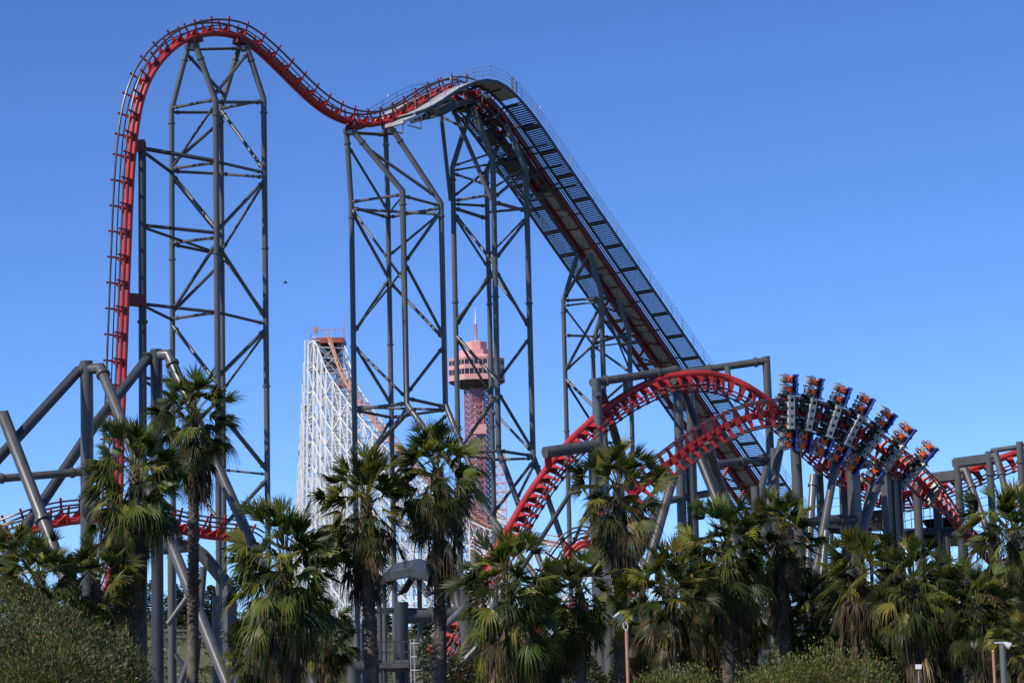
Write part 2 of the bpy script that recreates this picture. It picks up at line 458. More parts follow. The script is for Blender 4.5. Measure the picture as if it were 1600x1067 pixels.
# ------------------------------------------------------------------ braced towers
def tower(label, legs, braces, collars=6, group='steel support towers under the coaster', shoes=()):
    """legs: name -> dict(Y, pts=[(px,py),...], r); last point runs straight on to the ground (or 'v' vertical)"""
    xs = [P(l['pts'][0][0], l['pts'][-1][1], l['Y'][0] if isinstance(l['Y'], list) else l['Y']) for l in legs.values()]
    c = sum(xs, Vector()) / len(xs); root = thing('support_tower', label, 'support tower', (c.x, c.y, 0), group)
    G = {}
    for k, l in legs.items():
        Ys = l['Y'] if isinstance(l['Y'], (list, tuple)) else [l['Y']] * len(l['pts'])
        pts = [P(x, y, yy) for (x, y), yy in zip(l['pts'], Ys)]
        if l.get('v', True): pts.append(down(pts[-1]))
        elif l.get('ext', True): pts.append(to_ground(pts[-2], pts[-1]))
        G[k] = pts
        l['r'] *= .93; b = MB(); b.tube(pts, l['r'], 12)
        for a in range(len(pts) - 1):
            L = (pts[a + 1] - pts[a]).length; d = (pts[a + 1] - pts[a]).normalized()
            if L < 3: continue
            n = max(1, int(L / 11))
            for q in range(n):
                p = pts[a] + d * (1.1 + q * 11 + (hash(k) % 3) * 0)
                b.tube([p - d * .07, p + d * .07], l['r'] * 1.32, 12)
        b.build('leg', M[l.get('m', 'grey')], root)
    def on(k, py):
        pts = G[k]
        for a in range(len(pts) - 1):
            y0, y1 = proj(pts[a])[1], proj(pts[a + 1])[1]
            if y0 <= py <= y1 or a == len(pts) - 2:
                lo, hi = 0.0, 1.0
                for _ in range(40):
                    t = (lo + hi) / 2
                    if proj(pts[a].lerp(pts[a + 1], t))[1] < py: lo = t
                    else: hi = t
                return pts[a].lerp(pts[a + 1], lo)
    for br in braces:
        k1, y1, k2, y2 = br[:4]; r = (br[4] if len(br) > 4 else .13) * .92
        a, e = on(k1, y1), on(k2, y2); d = (e - a).normalized()
        b = MB(); b.tube([a, e], r, 10)
        b.tube([a + d * .55, a + d * .7], r * 1.4, 10); b.tube([e - d * .7, e - d * .55], r * 1.4, 10)
        b.build('brace', M['grey'], root)
    for (k1, k2) in shoes:
        b = MB(); a, e = G[k1][0], G[k2][0]; d = (e - a).normalized()
        b.bar(a - d * .3, e + d * .3, .5, .35); b.build('head_beam', M['greydark'], root)
        mid = (a + e) / 2; i = mc.near(*proj(mid)); q = mc.p[i] - mc.V[i] * .1
        b = MB(); b.bar(mid, q, .75, .8); b.build('saddle', M['redshade'], root)
    return root, G, on
tw1, G1, on1 = tower('tall four-legged grey lattice tower holding up the red crest at left',
  dict(L=dict(Y=180, pts=[(294, 74), (268, 172)], r=.235), F=dict(Y=176.5, pts=[(306, 72), (337, 158)], r=.26), B=dict(Y=183.6, pts=[(374, 74), (345, 170)], r=.24), R=dict(Y=180, pts=[(386, 75), (412, 155)], r=.25)),
  [('L', 169, 'F', 156), ('L', 176, 'B', 176), ('F', 160, 'R', 160, .15), ('B', 170, 'R', 157), ('L', 84, 'B', 150, .15), ('F', 150, 'R', 82, .15), ('L', 78, 'B', 76, .13),
   ('L', 263, 'F', 162, .12), ('L', 257, 'B', 190, .15), ('B', 172, 'R', 267, .16),
   ('L', 264, 'F', 254), ('L', 268, 'B', 272), ('F', 253, 'R', 270), ('B', 272, 'R', 277),
   ('L', 272, 'F', 358, .16), ('L', 276, 'B', 372, .15), ('R', 282, 'F', 362, .16), ('R', 284, 'B', 392, .12),
   ('L', 380, 'F', 371), ('L', 382, 'B', 398), ('L', 486, 'F', 380, .15), ('L', 488, 'B', 410, .15), ('F', 380, 'R', 498, .17), ('B', 400, 'R', 492, .11),
   ('L', 498, 'F', 488), ('F', 488, 'R', 506), ('R', 514, 'F', 590, .18), ('R', 518, 'B', 610, .11), ('L', 508, 'F', 600, .17),
   ('L', 610, 'F', 604), ('F', 640, 'R', 735, .2), ('B', 734, 'R', 741, .1), ('R', 748, 'F', 830, .17), ('R', 750, 'B', 820, .12), ('L', 700, 'F', 625, .16), ('L', 720, 'F', 812, .16)],
  shoes=(('L', 'F'), ('B', 'R')))
# column standing behind the vertical drop, tied back to the tower
c0 = P(222, 222, 175)
col = thing('drop_column', 'single thick grey column bracketed to the vertical red drop', 'support column', down(c0, 0))
pipe(col, 'column', [c0, down(P(222, 222, 175))], .31, 'greydark', collars=[(0, .33), (0, .62), (0, .85)])
for yy in (228, 470):
    b = MB(); p = Vector((c0.x, c0.y, zat(c0.x, c0.y, yy))); i = mc.near(None, yy, 0, 120); b.bar(p, mc.p[i], .8, .9); b.build('bracket', M['redshade'], col)
for y1, k, y2, r in ((232, 'F', 252, .17), (236, 'L', 270, .14), (352, 'F', 364, .14), (355, 'B', 398, .11), (475, 'F', 488, .13), (477, 'L', 500, .12), (590, 'F', 604, .13), (594, 'L', 622, .13)):
    p = Vector((c0.x, c0.y, zat(c0.x, c0.y, y1))); pipe(col, 'tie_bar', [p, on1(k, y2)], r, 'greydark', 10)

tower('grey four-legged tower with two bent legs under the dip in the red track',
  dict(L=dict(Y=191.5, pts=[(541.5, 205), (549, 320)], r=.25), F=dict(Y=[187.3, 187.3, 187.3, 185], pts=[(553, 207), (629, 299), (635.5, 632), (664, 670)], r=.26, v=False), B=dict(Y=194.4, pts=[(602.5, 207), (606, 320)], r=.24),
       R=dict(Y=[189.7, 189.7, 189.7, 188], pts=[(614, 204), (689, 318), (696, 632), (712, 672)], r=.25, v=False)),
  [('L', 207, 'B', 211, .16), ('L', 226, 'B', 330, .13), ('F', 232, 'R', 308, .15), ('L', 316, 'F', 304), ('L', 324, 'B', 340), ('F', 306, 'R', 322), ('L', 327, 'R', 335), ('B', 340, 'R', 325), ('B', 335, 'F', 306, .1),
   ('L', 326, 'F', 440, .12), ('L', 330, 'B', 436, .15), ('R', 330, 'F', 412, .15), ('B', 400, 'R', 332, .12), ('L', 522, 'B', 436, .15), ('F', 408, 'R', 526, .15), ('L', 518, 'F', 420, .1), ('B', 440, 'R', 530, .15),
   ('L', 536, 'B', 632, .16), ('L', 540, 'F', 622, .13), ('R', 540, 'F', 616, .15), ('L', 640, 'F', 630, .16), ('L', 641, 'B', 652), ('F', 622, 'R', 636, .15), ('L', 636, 'R', 640, .12), ('B', 652, 'R', 640),
   ('F', 640, 'L', 732, .2), ('F', 636, 'L', 740, .16), ('B', 655, 'L', 745, .14), ('R', 645, 'B', 730, .14)], shoes=(('L', 'F'), ('B', 'R')))
tower('grey tower with clustered raking legs under the top of the lift hill',
  dict(L=dict(Y=201, pts=[(736, 170), (707, 262)], r=.25), F=dict(Y=[198, 198, 198, 196], pts=[(739, 166), (770, 250), (779, 704), (813, 795)], r=.27, v=False), B=dict(Y=204, pts=[(788, 206), (760, 268)], r=.24),
       R=dict(Y=[201, 201, 201, 200], pts=[(790, 194), (821.5, 264), (833, 712), (860, 790)], r=.27, v=False),
       A=dict(Y=[199, 201], pts=[(687, 160), (704, 314)], r=.19, v=False, ext=False), C=dict(Y=[199, 198], pts=[(703, 160), (768, 312)], r=.21, v=False, ext=False)),
  [('A', 182, 'C', 198, .1), ('L', 260, 'B', 238, .1), ('L', 267, 'B', 257, .1), ('L', 271, 'C', 288, .12), ('L', 308, 'B', 266, .12), ('L', 314, 'F', 304), ('L', 319, 'B', 322), ('L', 325, 'B', 342, .17), ('F', 316, 'R', 330, .17), ('B', 332, 'R', 326),
   ('B', 300, 'R', 262, .12), ('F', 262, 'R', 315, .1), ('F', 310, 'R', 268, .15), ('L', 332, 'F', 414, .16), ('L', 336, 'B', 420, .12), ('R', 342, 'F', 406, .16), ('R', 338, 'B', 400, .1), ('F', 420, 'R', 515, .15), ('B', 420, 'R', 508, .12),
   ('L', 503, 'F', 424, .16), ('L', 512, 'B', 430, .12), ('L', 524, 'F', 596, .16), ('L', 526, 'B', 618, .13), ('R', 527, 'F', 596, .16), ('F', 611, 'R', 704, .16), ('B', 640, 'R', 708, .13), ('F', 617, 'L', 705, .17),
   ('L', 709, 'F', 704, .15), ('F', 704, 'R', 712, .15), ('B', 718, 'R', 716, .13), ('B', 716, 'L', 712, .13), ('R', 718, 'B', 800, .16), ('R', 722, 'F', 780, .14), ('L', 720, 'B', 812, .17)])
tower('slim grey tower of two leaning frames halfway down the lift hill',
  dict(L=dict(Y=211, pts=[(903, 396), (880, 470)], r=.23), R=dict(Y=207.8, pts=[(921, 397), (939, 456)], r=.26), B=dict(Y=213.7, pts=[(944, 474), (926, 538)], r=.22), E=dict(Y=210.3, pts=[(966, 468), (983, 520)], r=.23)),
  [('L', 396, 'R', 397, .17), ('L', 470, 'R', 466), ('L', 478, 'R', 471, .1), ('L', 478, 'B', 538, .1), ('R', 475, 'L', 580, .15), ('L', 524, 'R', 526), ('R', 526, 'E', 528), ('B', 540, 'R', 516, .12), ('B', 540, 'L', 580, .12),
   ('B', 540, 'E', 582, .12), ('R', 472, 'E', 580, .1), ('B', 542, 'E', 535, .08), ('L', 592, 'R', 652, .15), ('L', 595, 'B', 668, .13), ('E', 590, 'B', 640, .13), ('L', 700, 'R', 650, .14), ('B', 472, 'E', 466, .15),
   ('L', 862, 'B', 760, .18), ('L', 720, 'R', 830, .14), ('E', 700, 'R', 800, .14), ('L', 694, 'R', 690, .11), ('R', 692, 'E', 690, .11)])

# ------------------------------------------------------------------ the turning tracks at right
def towards(p, T):
    return (CAM - p).normalized()
# banked track carrying the train: spine between two rail pairs
train_px = [(940, 842, 139), (968, 800, 140.5), (1005, 757, 142), (1053, 718, 144), (1090, 691, 145.5), (1129, 669, 147), (1170, 652, 148), (1213, 644.5, 149), (1240, 644, 149.5), (1264, 647, 150), (1296, 656, 150.6), (1329, 669.5, 151.2), (1357, 688, 152.6),
    (1388, 710, 155), (1420, 735, 158.5), (1452, 765, 162), (1485, 797, 165), (1520, 838, 168), (1570, 890, 170)]
def vtrain(p, T):
    c = (CAM - p).normalized(); n = c.cross(T).normalized(); n = n if n.z > 0 else -n
    w = max(0, min(1, (proj(p)[0] - 1446) / 60)) * 1.25
    return c * math.cos(w) + n * math.sin(w)
tc = Curve([P(*q) for q in train_px], vtrain, .3, 5)
rt = thing('banked_track', 'banked red track arching under the loaded train, rails above and below its spine', 'coaster track', down(tc.p[len(tc.p) // 2], 0))
b = MB(); b.tube(tc.off(0, -.38), .24, 12); b.build('spine', M['red'], rt)
for u in (-1, 1):
    for uu, vv, rr in ((.86, .14, .075), (.72, -.1, .06)):
        b = MB(); b.tube(tc.off(u * uu, vv), rr, 8); b.build('rail', M['rail'], rt)
place_ties(tc, tie_t(), rt, range(2, len(tc.p) - 1, 3))
# the upper turn: spine on top, rails slung below
arch_px = [(672, 1020, 148), (705, 962, 149), (745, 905, 150), (785, 842, 151), (825, 774, 153), (856, 731, 154), (887, 693, 155), (918, 663, 156), (946, 638, 157), (977, 617, 158), (1003, 603, 158.5), (1031, 592, 159), (1059, 586.5, 159.5), (1087, 584, 160),
    (1115, 585, 160.5), (1143, 593, 161), (1166, 603, 161), (1188, 617, 161.5), (1210, 634, 162), (1240, 664, 163), (1270, 692, 164), (1300, 717, 165), (1335, 743, 166), (1370, 762, 167), (1405, 771, 168), (1440, 767, 169), (1475, 751, 170), (1510, 737, 170),
    (1545, 723, 170), (1580, 710, 170), (1640, 690, 170)]
def vunder(p, T):
    c = (CAM - p).normalized(); n = T.cross(c).normalized()
    if n.z > 0: n = -n
    return n * math.cos(R(14)) + c * math.sin(R(14))
ac = Curve([P(*q) for q in arch_px], vunder, .3, 5)
ra = thing('arched_track', 'red track with thick upper spine arching over the palms, rails slung underneath', 'coaster track', down(ac.p[len(ac.p) // 2], 0))
b = MB(); b.tube(ac.off(0, 0), .26, 12); b.build('spine', M['red'], ra)
for u in (-.55, .55):
    for v in (.88, 1.16):
        b = MB(); b.tube(ac.off(u, v), .06, 8); b.build('rail', M['redshade'] if v < 1 else M['rail'], ra)
tv = tie_v(); n = len(ac.p); st = max(3, -(-n // 98))
place_ties(ac, tv, ra, range(2, n - 1, st))
def vup(p, T): return Z_
def small_track(label, pts, r=.24, name='low_track', vf=vup):
    c = Curve([P(*q) for q in pts], vf, .3, 5); rr = thing(name, label, 'coaster track', down(c.p[len(c.p) // 2], 0))
    for u in (-.25, .25):
        b = MB(); b.tube(c.off(u, 0), .16, 10); b.build('spine', M['red'], rr)
    for u in (-.6, .6):
        for v in (.78, 1.08):
            b = MB(); b.tube(c.off(u, v), .06, 8); b.build('rail', M['rail'], rr)
    place_ties(c, tu, rr, range(2, len(c.p) - 1, 4)); return c
def vlean(p, T): return Z_ + (CAM - p).normalized() * .45
lc = small_track('low red track curving behind the palms at the left edge', [(-60, 868, 138), (-10, 850, 138), (40, 832, 138), (85, 818, 139), (130, 812, 140), (190, 812, 142), (250, 822, 144), (316, 836, 146), (372, 842, 148), (392, 852, 149)], vf=vlean)
small_track('short hump of red track glimpsed beside the shaggy middle palm', [(835, 965, 160), (862, 910, 160), (885, 872, 160), (908, 850, 160), (928, 858, 160.5), (950, 892, 161), (985, 940, 162)], vf=vlean)
small_track('bright red track climbing from the bottom edge behind centre palms', [(600, 1110, 140), (650, 1090, 140.5), (700, 1066, 141), (750, 1036, 141.5), (800, 1006, 142), (860, 975, 143), (930, 965, 145)], vf=vlean)
small_track('red track seen through palm leaves at the right edge', [(1555, 900, 150), (1580, 915, 150), (1605, 935, 150), (1640, 960, 150)], vf=vlean)

# ------------------------------------------------------------------ pipe frames
GF = 'grey pipe frames carrying the turns'
def frame(label, parts, base_at, name='pipe_portal', group=GF):
    """parts: (part name, radius, [(px,py,Y)...], mode, material) ; mode '': as is, 'v': drop vertical to ground, 'e': run on to ground"""
    rt = thing(name, label, 'support frame', down(P(*base_at), 0), group)
    for pt in parts:
        nm, r, pts, mode = pt[:4]; mat = pt[4] if len(pt) > 4 else 'grey'; cl = pt[5] if len(pt) > 5 else ()
        q = PP(*pts)
        if mode == 'v': q.append(down(q[-1]))
        elif mode == 'e': q.append(to_ground(q[-2], q[-1]))
        pipe(rt, nm, q, r, mat, 14, cl)
    return rt
f = frame('square grey pipe portal left of the lift hill, its beam tilted over the arched track', [
    ('post', .33, [(931, 592, 156), (934, 640, 156)], 'v'), ('beam', .29, [(924, 598, 156), (1060, 578, 160)], '', 'grey', [(0, .16), (0, .75)]), ('post', .34, [(1056, 572, 160), (1060, 640, 160)], 'v'),
    ('strut', .26, [(1063, 598, 160.7), (1100, 690, 162)], 'e', 'greydark'), ('strut', .3, [(938, 606, 157), (962, 682, 160)], 'e', 'greydark'), ('hanger', .2, [(978, 590, 157.6), (978, 612, 157.8)], ''),
    ('stub', .24, [(1052, 596, 159), (1059, 596, 160.2)], ''), ('stub', .24, [(930, 615, 155), (934, 615, 156)], '')], (990, 900, 158))
frame('tall grey pipe post whose arm reaches left over the top of the arched track', [
    ('post', .29, [(1197, 557, 164), (1201, 640, 164)], 'v'), ('beam', .27, [(1064, 583, 163), (1201, 563, 164)], '', 'grey', [(0, .32), (0, .85)]), ('hanger', .2, [(1136, 574, 162.5), (1139, 592, 161.5)], ''),
    ('post', .3, [(1076, 590, 163), (1079, 640, 163)], 'v'), ('strut', .28, [(1106, 727, 160), (1206, 715, 164)], '', 'grey', [(0, .5), (0, .85)]), ('strut', .24, [(1199, 722, 163.6), (1188, 772, 161)], 'e')], (1150, 900, 164))
frame('heavy round-ended grey pipe arm gripping the arched track low at left', [
    ('beam', .40, [(851, 707, 152), (930, 696, 154)], ''), ('post', .36, [(926, 690, 154), (928, 740, 154)], 'v'), ('strut', .16, [(922, 722, 154.4), (888, 775, 156)], 'e'), ('hanger', .25, [(856, 712, 152.3), (857, 728, 153.4)], '', 'red')], (920, 900, 154))
frame('grey column pair beneath the left end of the banked track', [
    ('post', .36, [(1075, 690, 148.5), (1082, 790, 148.5)], 'v'), ('post', .27, [(1061, 694, 148), (1063, 740, 148)], 'v'), ('strut', .3, [(1053, 742, 145.5), (1028, 830, 144)], 'e'), ('strut', .3, [(1105, 690, 149), (1135, 790, 152)], 'e'),
    ('crosspipe', .24, [(1038, 783, 147), (1120, 768, 150)], ''), ('strut', .33, [(1088, 700, 149), (1128, 800, 147)], 'e', 'greydark')], (1080, 900, 148))
frame('plain grey column below the first car of the train', [
    ('post', .36, [(1241, 660, 152.5), (1246, 760, 152.5)], 'v'), ('strut', .27, [(1221, 690, 151), (1205, 772, 149)], 'e'), ('head', .2, [(1216, 672, 151.2), (1244, 662, 152.5)], '')], (1240, 900, 152))
frame('grey pipe gallows with long arm crossing behind the middle of the train', [
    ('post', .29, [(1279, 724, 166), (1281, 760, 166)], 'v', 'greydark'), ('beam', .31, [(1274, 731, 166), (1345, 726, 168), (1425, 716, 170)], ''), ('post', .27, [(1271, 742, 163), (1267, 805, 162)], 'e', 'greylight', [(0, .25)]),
    ('post', .32, [(1317, 735, 168), (1319, 800, 168)], 'v')], (1300, 900, 166))
f = frame('tapered grey box leg and slanting pipe under the fourth car', [
    ('strut', .27, [(1310, 700, 152.5), (1287, 825, 150)], 'e'), ('crosspipe', .27, [(1255, 816, 151), (1338, 811, 153)], '', 'greydark', [(0, .7)])], (1310, 900, 152))
def boxcol(parent, name, p0, p1, w0, d0, w1, d1, mat, rot=37):
    ex = Vector((math.cos(R(rot)), math.sin(R(rot)), 0)); ey = Vector((-ex.y, ex.x, 0)); b = MB()
    for p, w, d in ((p0, w0, d0), (p1, w1, d1)):
        for sx, sy in ((-1, -1), (1, -1), (1, 1), (-1, 1)): b.v.append(Vector(p) + ex * sx * w + ey * sy * d)
    for j in range(4): b.face((j, (j + 1) % 4, 4 + (j + 1) % 4, 4 + j))
    b.face((3, 2, 1, 0)); b.face((4, 5, 6, 7))
    return b.build(name, M[mat], parent, smooth=False)
q0, q1 = P(1331, 690, 154), P(1337, 815, 154); boxcol(f, 'box_leg', q0, to_ground(q0, q1), .34, .26, .4, .34, 'grey')
f = frame('thick bent grey pipe and dark box column under the sixth car', [
    ('strut', .36, [(1386, 724, 156), (1374, 742, 155.4), (1346, 830, 154)], 'e', 'grey', [(1, .1)]), ('strut', .3, [(1364, 756, 157), (1350, 815, 156)], 'e'), ('crosspipe', .3, [(1384, 722, 156), (1396, 735, 158)], '')], (1380, 900, 156))
boxcol(f, 'box_column', P(1392, 736, 158), down(P(1392, 736, 158)), .68, .14, .68, .14, 'grey')
for e in (-.68, .0, .68): boxcol(f, 'flange', P(1392, 737, 158) + Vector((.8, .6, 0)) * e, down(P(1392, 737, 158)) + Vector((.8, .6, 0)) * e, .05, .3, .05, .3, 'grey')
frame('pair of grey columns under the valley of the arched track', [
    ('post', .32, [(1432, 755, 167), (1436, 830, 167)], 'v'), ('post', .33, [(1463, 770, 169.5), (1467, 830, 169.5)], 'v', 'greydark'), ('crosspipe', .34, [(1370, 728, 166), (1445, 722, 168)], ''), ('crosspipe', .33, [(1468, 838, 169), (1502, 834, 169)], '', 'greydark'),
    ('post', .28, [(1478, 838, 168.5), (1480, 870, 168.5)], 'v'), ('hanger', .2, [(1415, 726, 167.5), (1416, 760, 167.8)], '')], (1450, 900, 168))
def boxbeam(parent, a, c, h, w):
    b = MB(); a = P(*a); c = P(*c); t = (c - a).normalized(); s = t.cross(Z_).normalized(); u = s.cross(t)
    o = b.build
    bm = bmesh.new(); r = bmesh.ops.create_cube(bm, size=1)
    mm = Matrix.Identity(4)
    for k in range(3): mm[k][0] = t[k] * (c - a).length; mm[k][1] = s[k] * w; mm[k][2] = u[k] * h; mm[k][3] = ((a + c) / 2)[k]
    bmesh.ops.transform(bm, matrix=mm, verts=bm.verts); bmesh.ops.bevel(bm, geom=bm.edges[:], offset=.12, segments=3, affect='EDGES')
    me = bpy.data.meshes.new('box_beam'); 
    bmesh.ops.translate(bm, vec=-wloc(parent), verts=bm.verts); bm.to_mesh(me); bm.free()
    me.materials.append(M['grey']); me.polygons.foreach_set('use_smooth', [True] * len(me.polygons)); me.set_sharp_from_angle(angle=R(40))
    ob = bpy.data.objects.new('box_beam', me); COL.objects.link(ob); ob.parent = parent
f = frame('grey post with slanting leg and deep box arm, nearest the end of the train', [
    ('post', .28, [(1496, 727, 167), (1500, 800, 167)], 'v', 'grey', [(0, .9)]), ('strut', .24, [(1502, 735, 166.6), (1509, 734, 166.4), (1537, 813, 164)], 'e', 'grey', [(1, .35)])], (1500, 900, 167))
boxbeam(f, (1452, 748, 168), (1509, 741, 167), .82, .7)
f = frame('grey post with slanting leg and rounded deep box arm, second from the right edge', [
    ('post', .28, [(1545, 705, 168), (1550, 790, 168)], 'v', 'grey', [(0, .42)]), ('strut', .24, [(1550, 713, 167.6), (1556, 710, 167.4), (1578, 790, 165)], 'e', 'grey', [(1, .4)])], (1548, 900, 168))
boxbeam(f, (1488, 724, 169), (1557, 715, 168), .75, .7)
frame('grey post with thin pipe arm reaching left at the right edge', [
    ('post', .26, [(1593, 690, 168), (1597, 760, 168)], 'v', 'grey', [(0, .45)]), ('beam', .19, [(1549, 705, 169), (1551, 704, 169), (1625, 693, 168)], ''), ('strut', .2, [(1602, 697, 167.5), (1640, 790, 165)], 'e')], (1594, 900, 168))
# left group
frame('leftmost slanting grey pipe leg crossing the others', [('strut', .33, [(-20, 654, 122), (6, 651, 122), (74, 830, 119)], 'e', 'grey', [(1, .9)])], (60, 900, 120))
frame('grey A-frame with vertical post and two arms at far left', [
    ('post', .36, [(135, 564, 126), (136, 640, 126)], 'v'), ('arm', .29, [(133, 578, 126), (122, 580, 126), (-8, 722, 121)], 'e', 'greydark', [(0, .4)]), ('arm', .29, [(137, 577, 126), (157, 575, 125.6), (192, 662, 123)], 'e', 'grey', [(1, .12)]),
    ('crosspipe', .22, [(-6, 748, 124), (132, 737, 126)], '', 'grey', [(0, .06), (0, .86)])], (135, 900, 126))
frame('grey A-frame with vertical post and two arms behind the tallest palm', [
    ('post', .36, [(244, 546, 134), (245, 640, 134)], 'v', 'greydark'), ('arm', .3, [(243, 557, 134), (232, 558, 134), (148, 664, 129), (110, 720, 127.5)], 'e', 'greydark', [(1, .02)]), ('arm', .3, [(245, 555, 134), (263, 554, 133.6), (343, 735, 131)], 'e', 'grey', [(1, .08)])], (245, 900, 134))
frame('low grey pipe frame with elbow under the left red track', [
    ('crosspipe', .42, [(255, 856, 147), (297, 852, 147), (318, 868, 147), (358, 916, 147)], ''), ('post', .26, [(268, 828, 148), (268, 880, 148)], 'v'), 
    ('hanger', .24, [(279, 835, 146), (280, 852, 147)], ''), ('post', .24, [(318, 885, 150), (312, 960, 150)], 'e'), ('strut', .18, [(262, 975, 146), (312, 905, 147)], ''), ('strut', .2, [(302, 1012, 146), (282, 1067, 146)], 'e'),
    ('crosspipe', .11, [(250, 986, 148), (410, 984, 148)], ''), ('crosspipe', .11, [(250, 996, 148), (410, 994, 148)], ''), ('strut', .18, [(255, 998, 148), (310, 1072, 148)], 'e'), ('post', .26, [(338, 930, 150), (338, 980, 150)], 'v')], (300, 900, 148))
f = frame('square dark grey post standing behind the left palms', [('strut', .22, [(410, 950, 140), (372, 1060, 140)], 'e', 'greydark')], (360, 1000, 140), 'box_post')
boxcol(f, 'post', P(360, 915, 141), down(P(360, 915, 141)), .33, .2, .33, .2, 'grey')
# bottom centre
frame('grey pipe frame low behind the centre palms with short posts', [
    ('crosspipe', .40, [(618, 965, 138), (740, 958, 140)], '', 'grey', [(0, .45)]), ('post', .42, [(627, 940, 138), (627, 980, 138)], 'v', 'greydark'), ('crosspipe', .36, [(552, 1042, 135), (690, 1038, 136)], ''), ('post', .36, [(552, 1040, 135), (552, 1080, 135)], 'v'),
    ('post', .18, [(557, 968, 142), (557, 1000, 142)], 'v', 'greylight'), ('post', .14, [(568, 968, 143), (568, 1000, 143)], 'v', 'greylight'), ('strut', .28, [(545, 975, 138), (487, 1065, 136)], 'e', 'greydark'), ('strut', .25, [(480, 1030, 130), (500, 1070, 130)], 'e', 'greydark'),
    ('post', .34, [(728, 900, 142), (728, 960, 142)], 'v'), ('strut', .22, [(672, 1000, 137), (735, 940, 139)], '', 'greylight'), ('strut', .24, [(700, 1060, 136), (780, 975, 136)], 'e'), ('strut', .3, [(700, 880, 144), (720, 960, 143)], 'e'), ('post', .36, [(687, 1040, 136), (687, 1060, 136)], 'v')], (630, 1000, 138))
frame('three grey columns rising behind the lamp post and middle palms', [
    ('post', .40, [(938, 860, 138), (938, 940, 138)], 'v'), ('post', .37, [(951, 870, 137), (951, 940, 137)], 'v'), ('strut', .34, [(958, 900, 136), (975, 1060, 134)], 'e'), ('strut', .34, [(966, 905, 146), (1000, 860, 148), (1030, 790, 150)], ''), ('crosspipe', .32, [(880, 895, 138), (980, 890, 139)], ''), ('crosspipe', .26, [(1040, 1030, 142), (1220, 1020, 143)], '', 'grey', [(0, .35)])], (945, 1000, 138))
frame('leaning pair of grey pipes under the palms right of centre', [
    ('strut', .36, [(1165, 962, 128), (1186, 1040, 127)], 'e', 'grey', [(0, .5)]), ('strut', .34, [(1166, 965, 128.5), (1150, 1060, 128)], 'e'), ('post', .27, [(1112, 1030, 135), (1112, 1060, 135)], 'v')], (1165, 1000, 128))
frame('grey posts showing between palm trunks at lower right', [
    ('post', .36, [(1448, 950, 128), (1450, 1000, 128)], 'v', 'greylight'), ('post', .40, [(1400, 960, 130), (1402, 1000, 130)], 'v', 'greydark'), ('post', .36, [(1520, 1000, 128), (1521, 1040, 128)], 'v'), ('strut', .3, [(1530, 1020, 127), (1490, 1085, 126)], 'e', 'greydark'), ('strut', .32, [(1585, 930, 130), (1600, 990, 129)], 'e')], (1450, 1000, 128))
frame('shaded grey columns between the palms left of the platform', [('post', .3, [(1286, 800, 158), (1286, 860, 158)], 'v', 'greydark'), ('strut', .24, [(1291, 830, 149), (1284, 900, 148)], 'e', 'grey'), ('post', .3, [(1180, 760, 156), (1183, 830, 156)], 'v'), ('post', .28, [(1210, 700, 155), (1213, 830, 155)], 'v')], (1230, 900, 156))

# maintenance platform at right
pf = thing('platform', 'dark slatted maintenance platform with railings behind the train', 'platform', down(P(1390, 830, 172), 0))
def slab(parent, name, quad, th, mat, slats=0):
    b = MB(); q = [P(*k) for k in quad]
    if slats:
        for k in range(slats):
            t0 = (k + .1) / slats; t1 = (k + .68) / slats
            b.prism([q[0].lerp(q[3], t0), q[1].lerp(q[2], t0), q[1].lerp(q[2], t1), q[0].lerp(q[3], t1)], (0, 0, -th))
    else: b.prism(q, (0, 0, -th))
    return b.build(name, M[mat], parent, smooth=False)
slab(pf, 'deck', [(1282, 808, 170), (1405, 800, 170), (1405, 826, 178), (1290, 832, 178)], .12, 'step', 14)
slab(pf, 'deck', [(1400, 826, 170), (1520, 820, 170), (1520, 846, 178), (1408, 850, 178)], .3, 'step')
slab(pf, 'deck', [(1340, 800, 170), (1400, 800, 170), (1414, 838, 170.5), (1398, 842, 178)], .12, 'step', 10)
b = MB(); b.tube(PP((1258, 812, 169.6), (1330, 806, 169.6), (1378, 800, 169.6), (1410, 832, 169.6), (1520, 826, 169.6)), .2, 8); b.tube(PP((1282, 826, 172), (1405, 842, 172), (1520, 838, 172)), .22, 8); b.build('edge_beam', M['greydark'], pf)
b = MB()
rp = PP((1405, 829, 169.8), (1432, 822, 169.8), (1460, 818, 169.8), (1490, 814, 169.8), (1520, 808, 169.8), (1560, 796, 169.8))
for hgt in (.6, 1.2): b.tube([p + Z_ * hgt for p in rp], .03, 6)
for k in range(15):
    t = k / 14 * (len(rp) - 1); a = int(min(t, len(rp) - 2)); p = rp[a].lerp(rp[a + 1], t - a); b.tube([p, p + Z_ * 1.2], .03, 6)
b.build('railing', M['greydark'], pf); b = MB()
rp = PP((1282, 806, 169.8), (1378, 797, 169.8), (1379, 797, 169.8))
for hgt in (.6, 1.2): b.tube([p + Z_ * hgt for p in rp], .02, 6)
for k in range(7): p = rp[0].lerp(rp[1], k / 6); b.tube([p, p + Z_ * 1.2], .02, 6)
b.build('railing', M['greydark'], pf)
slab(pf, 'side_panel', [(1440, 812, 173), (1490, 806, 173), (1500, 822, 173), (1450, 826, 173)], .05, 'galv')
for x in (1300, 1360, 1420, 1510):
    p = P(x, 850, 174); pipe(pf, 'post', [p + Z_ * 1.2, down(p)], .14, 'greydark', 10)

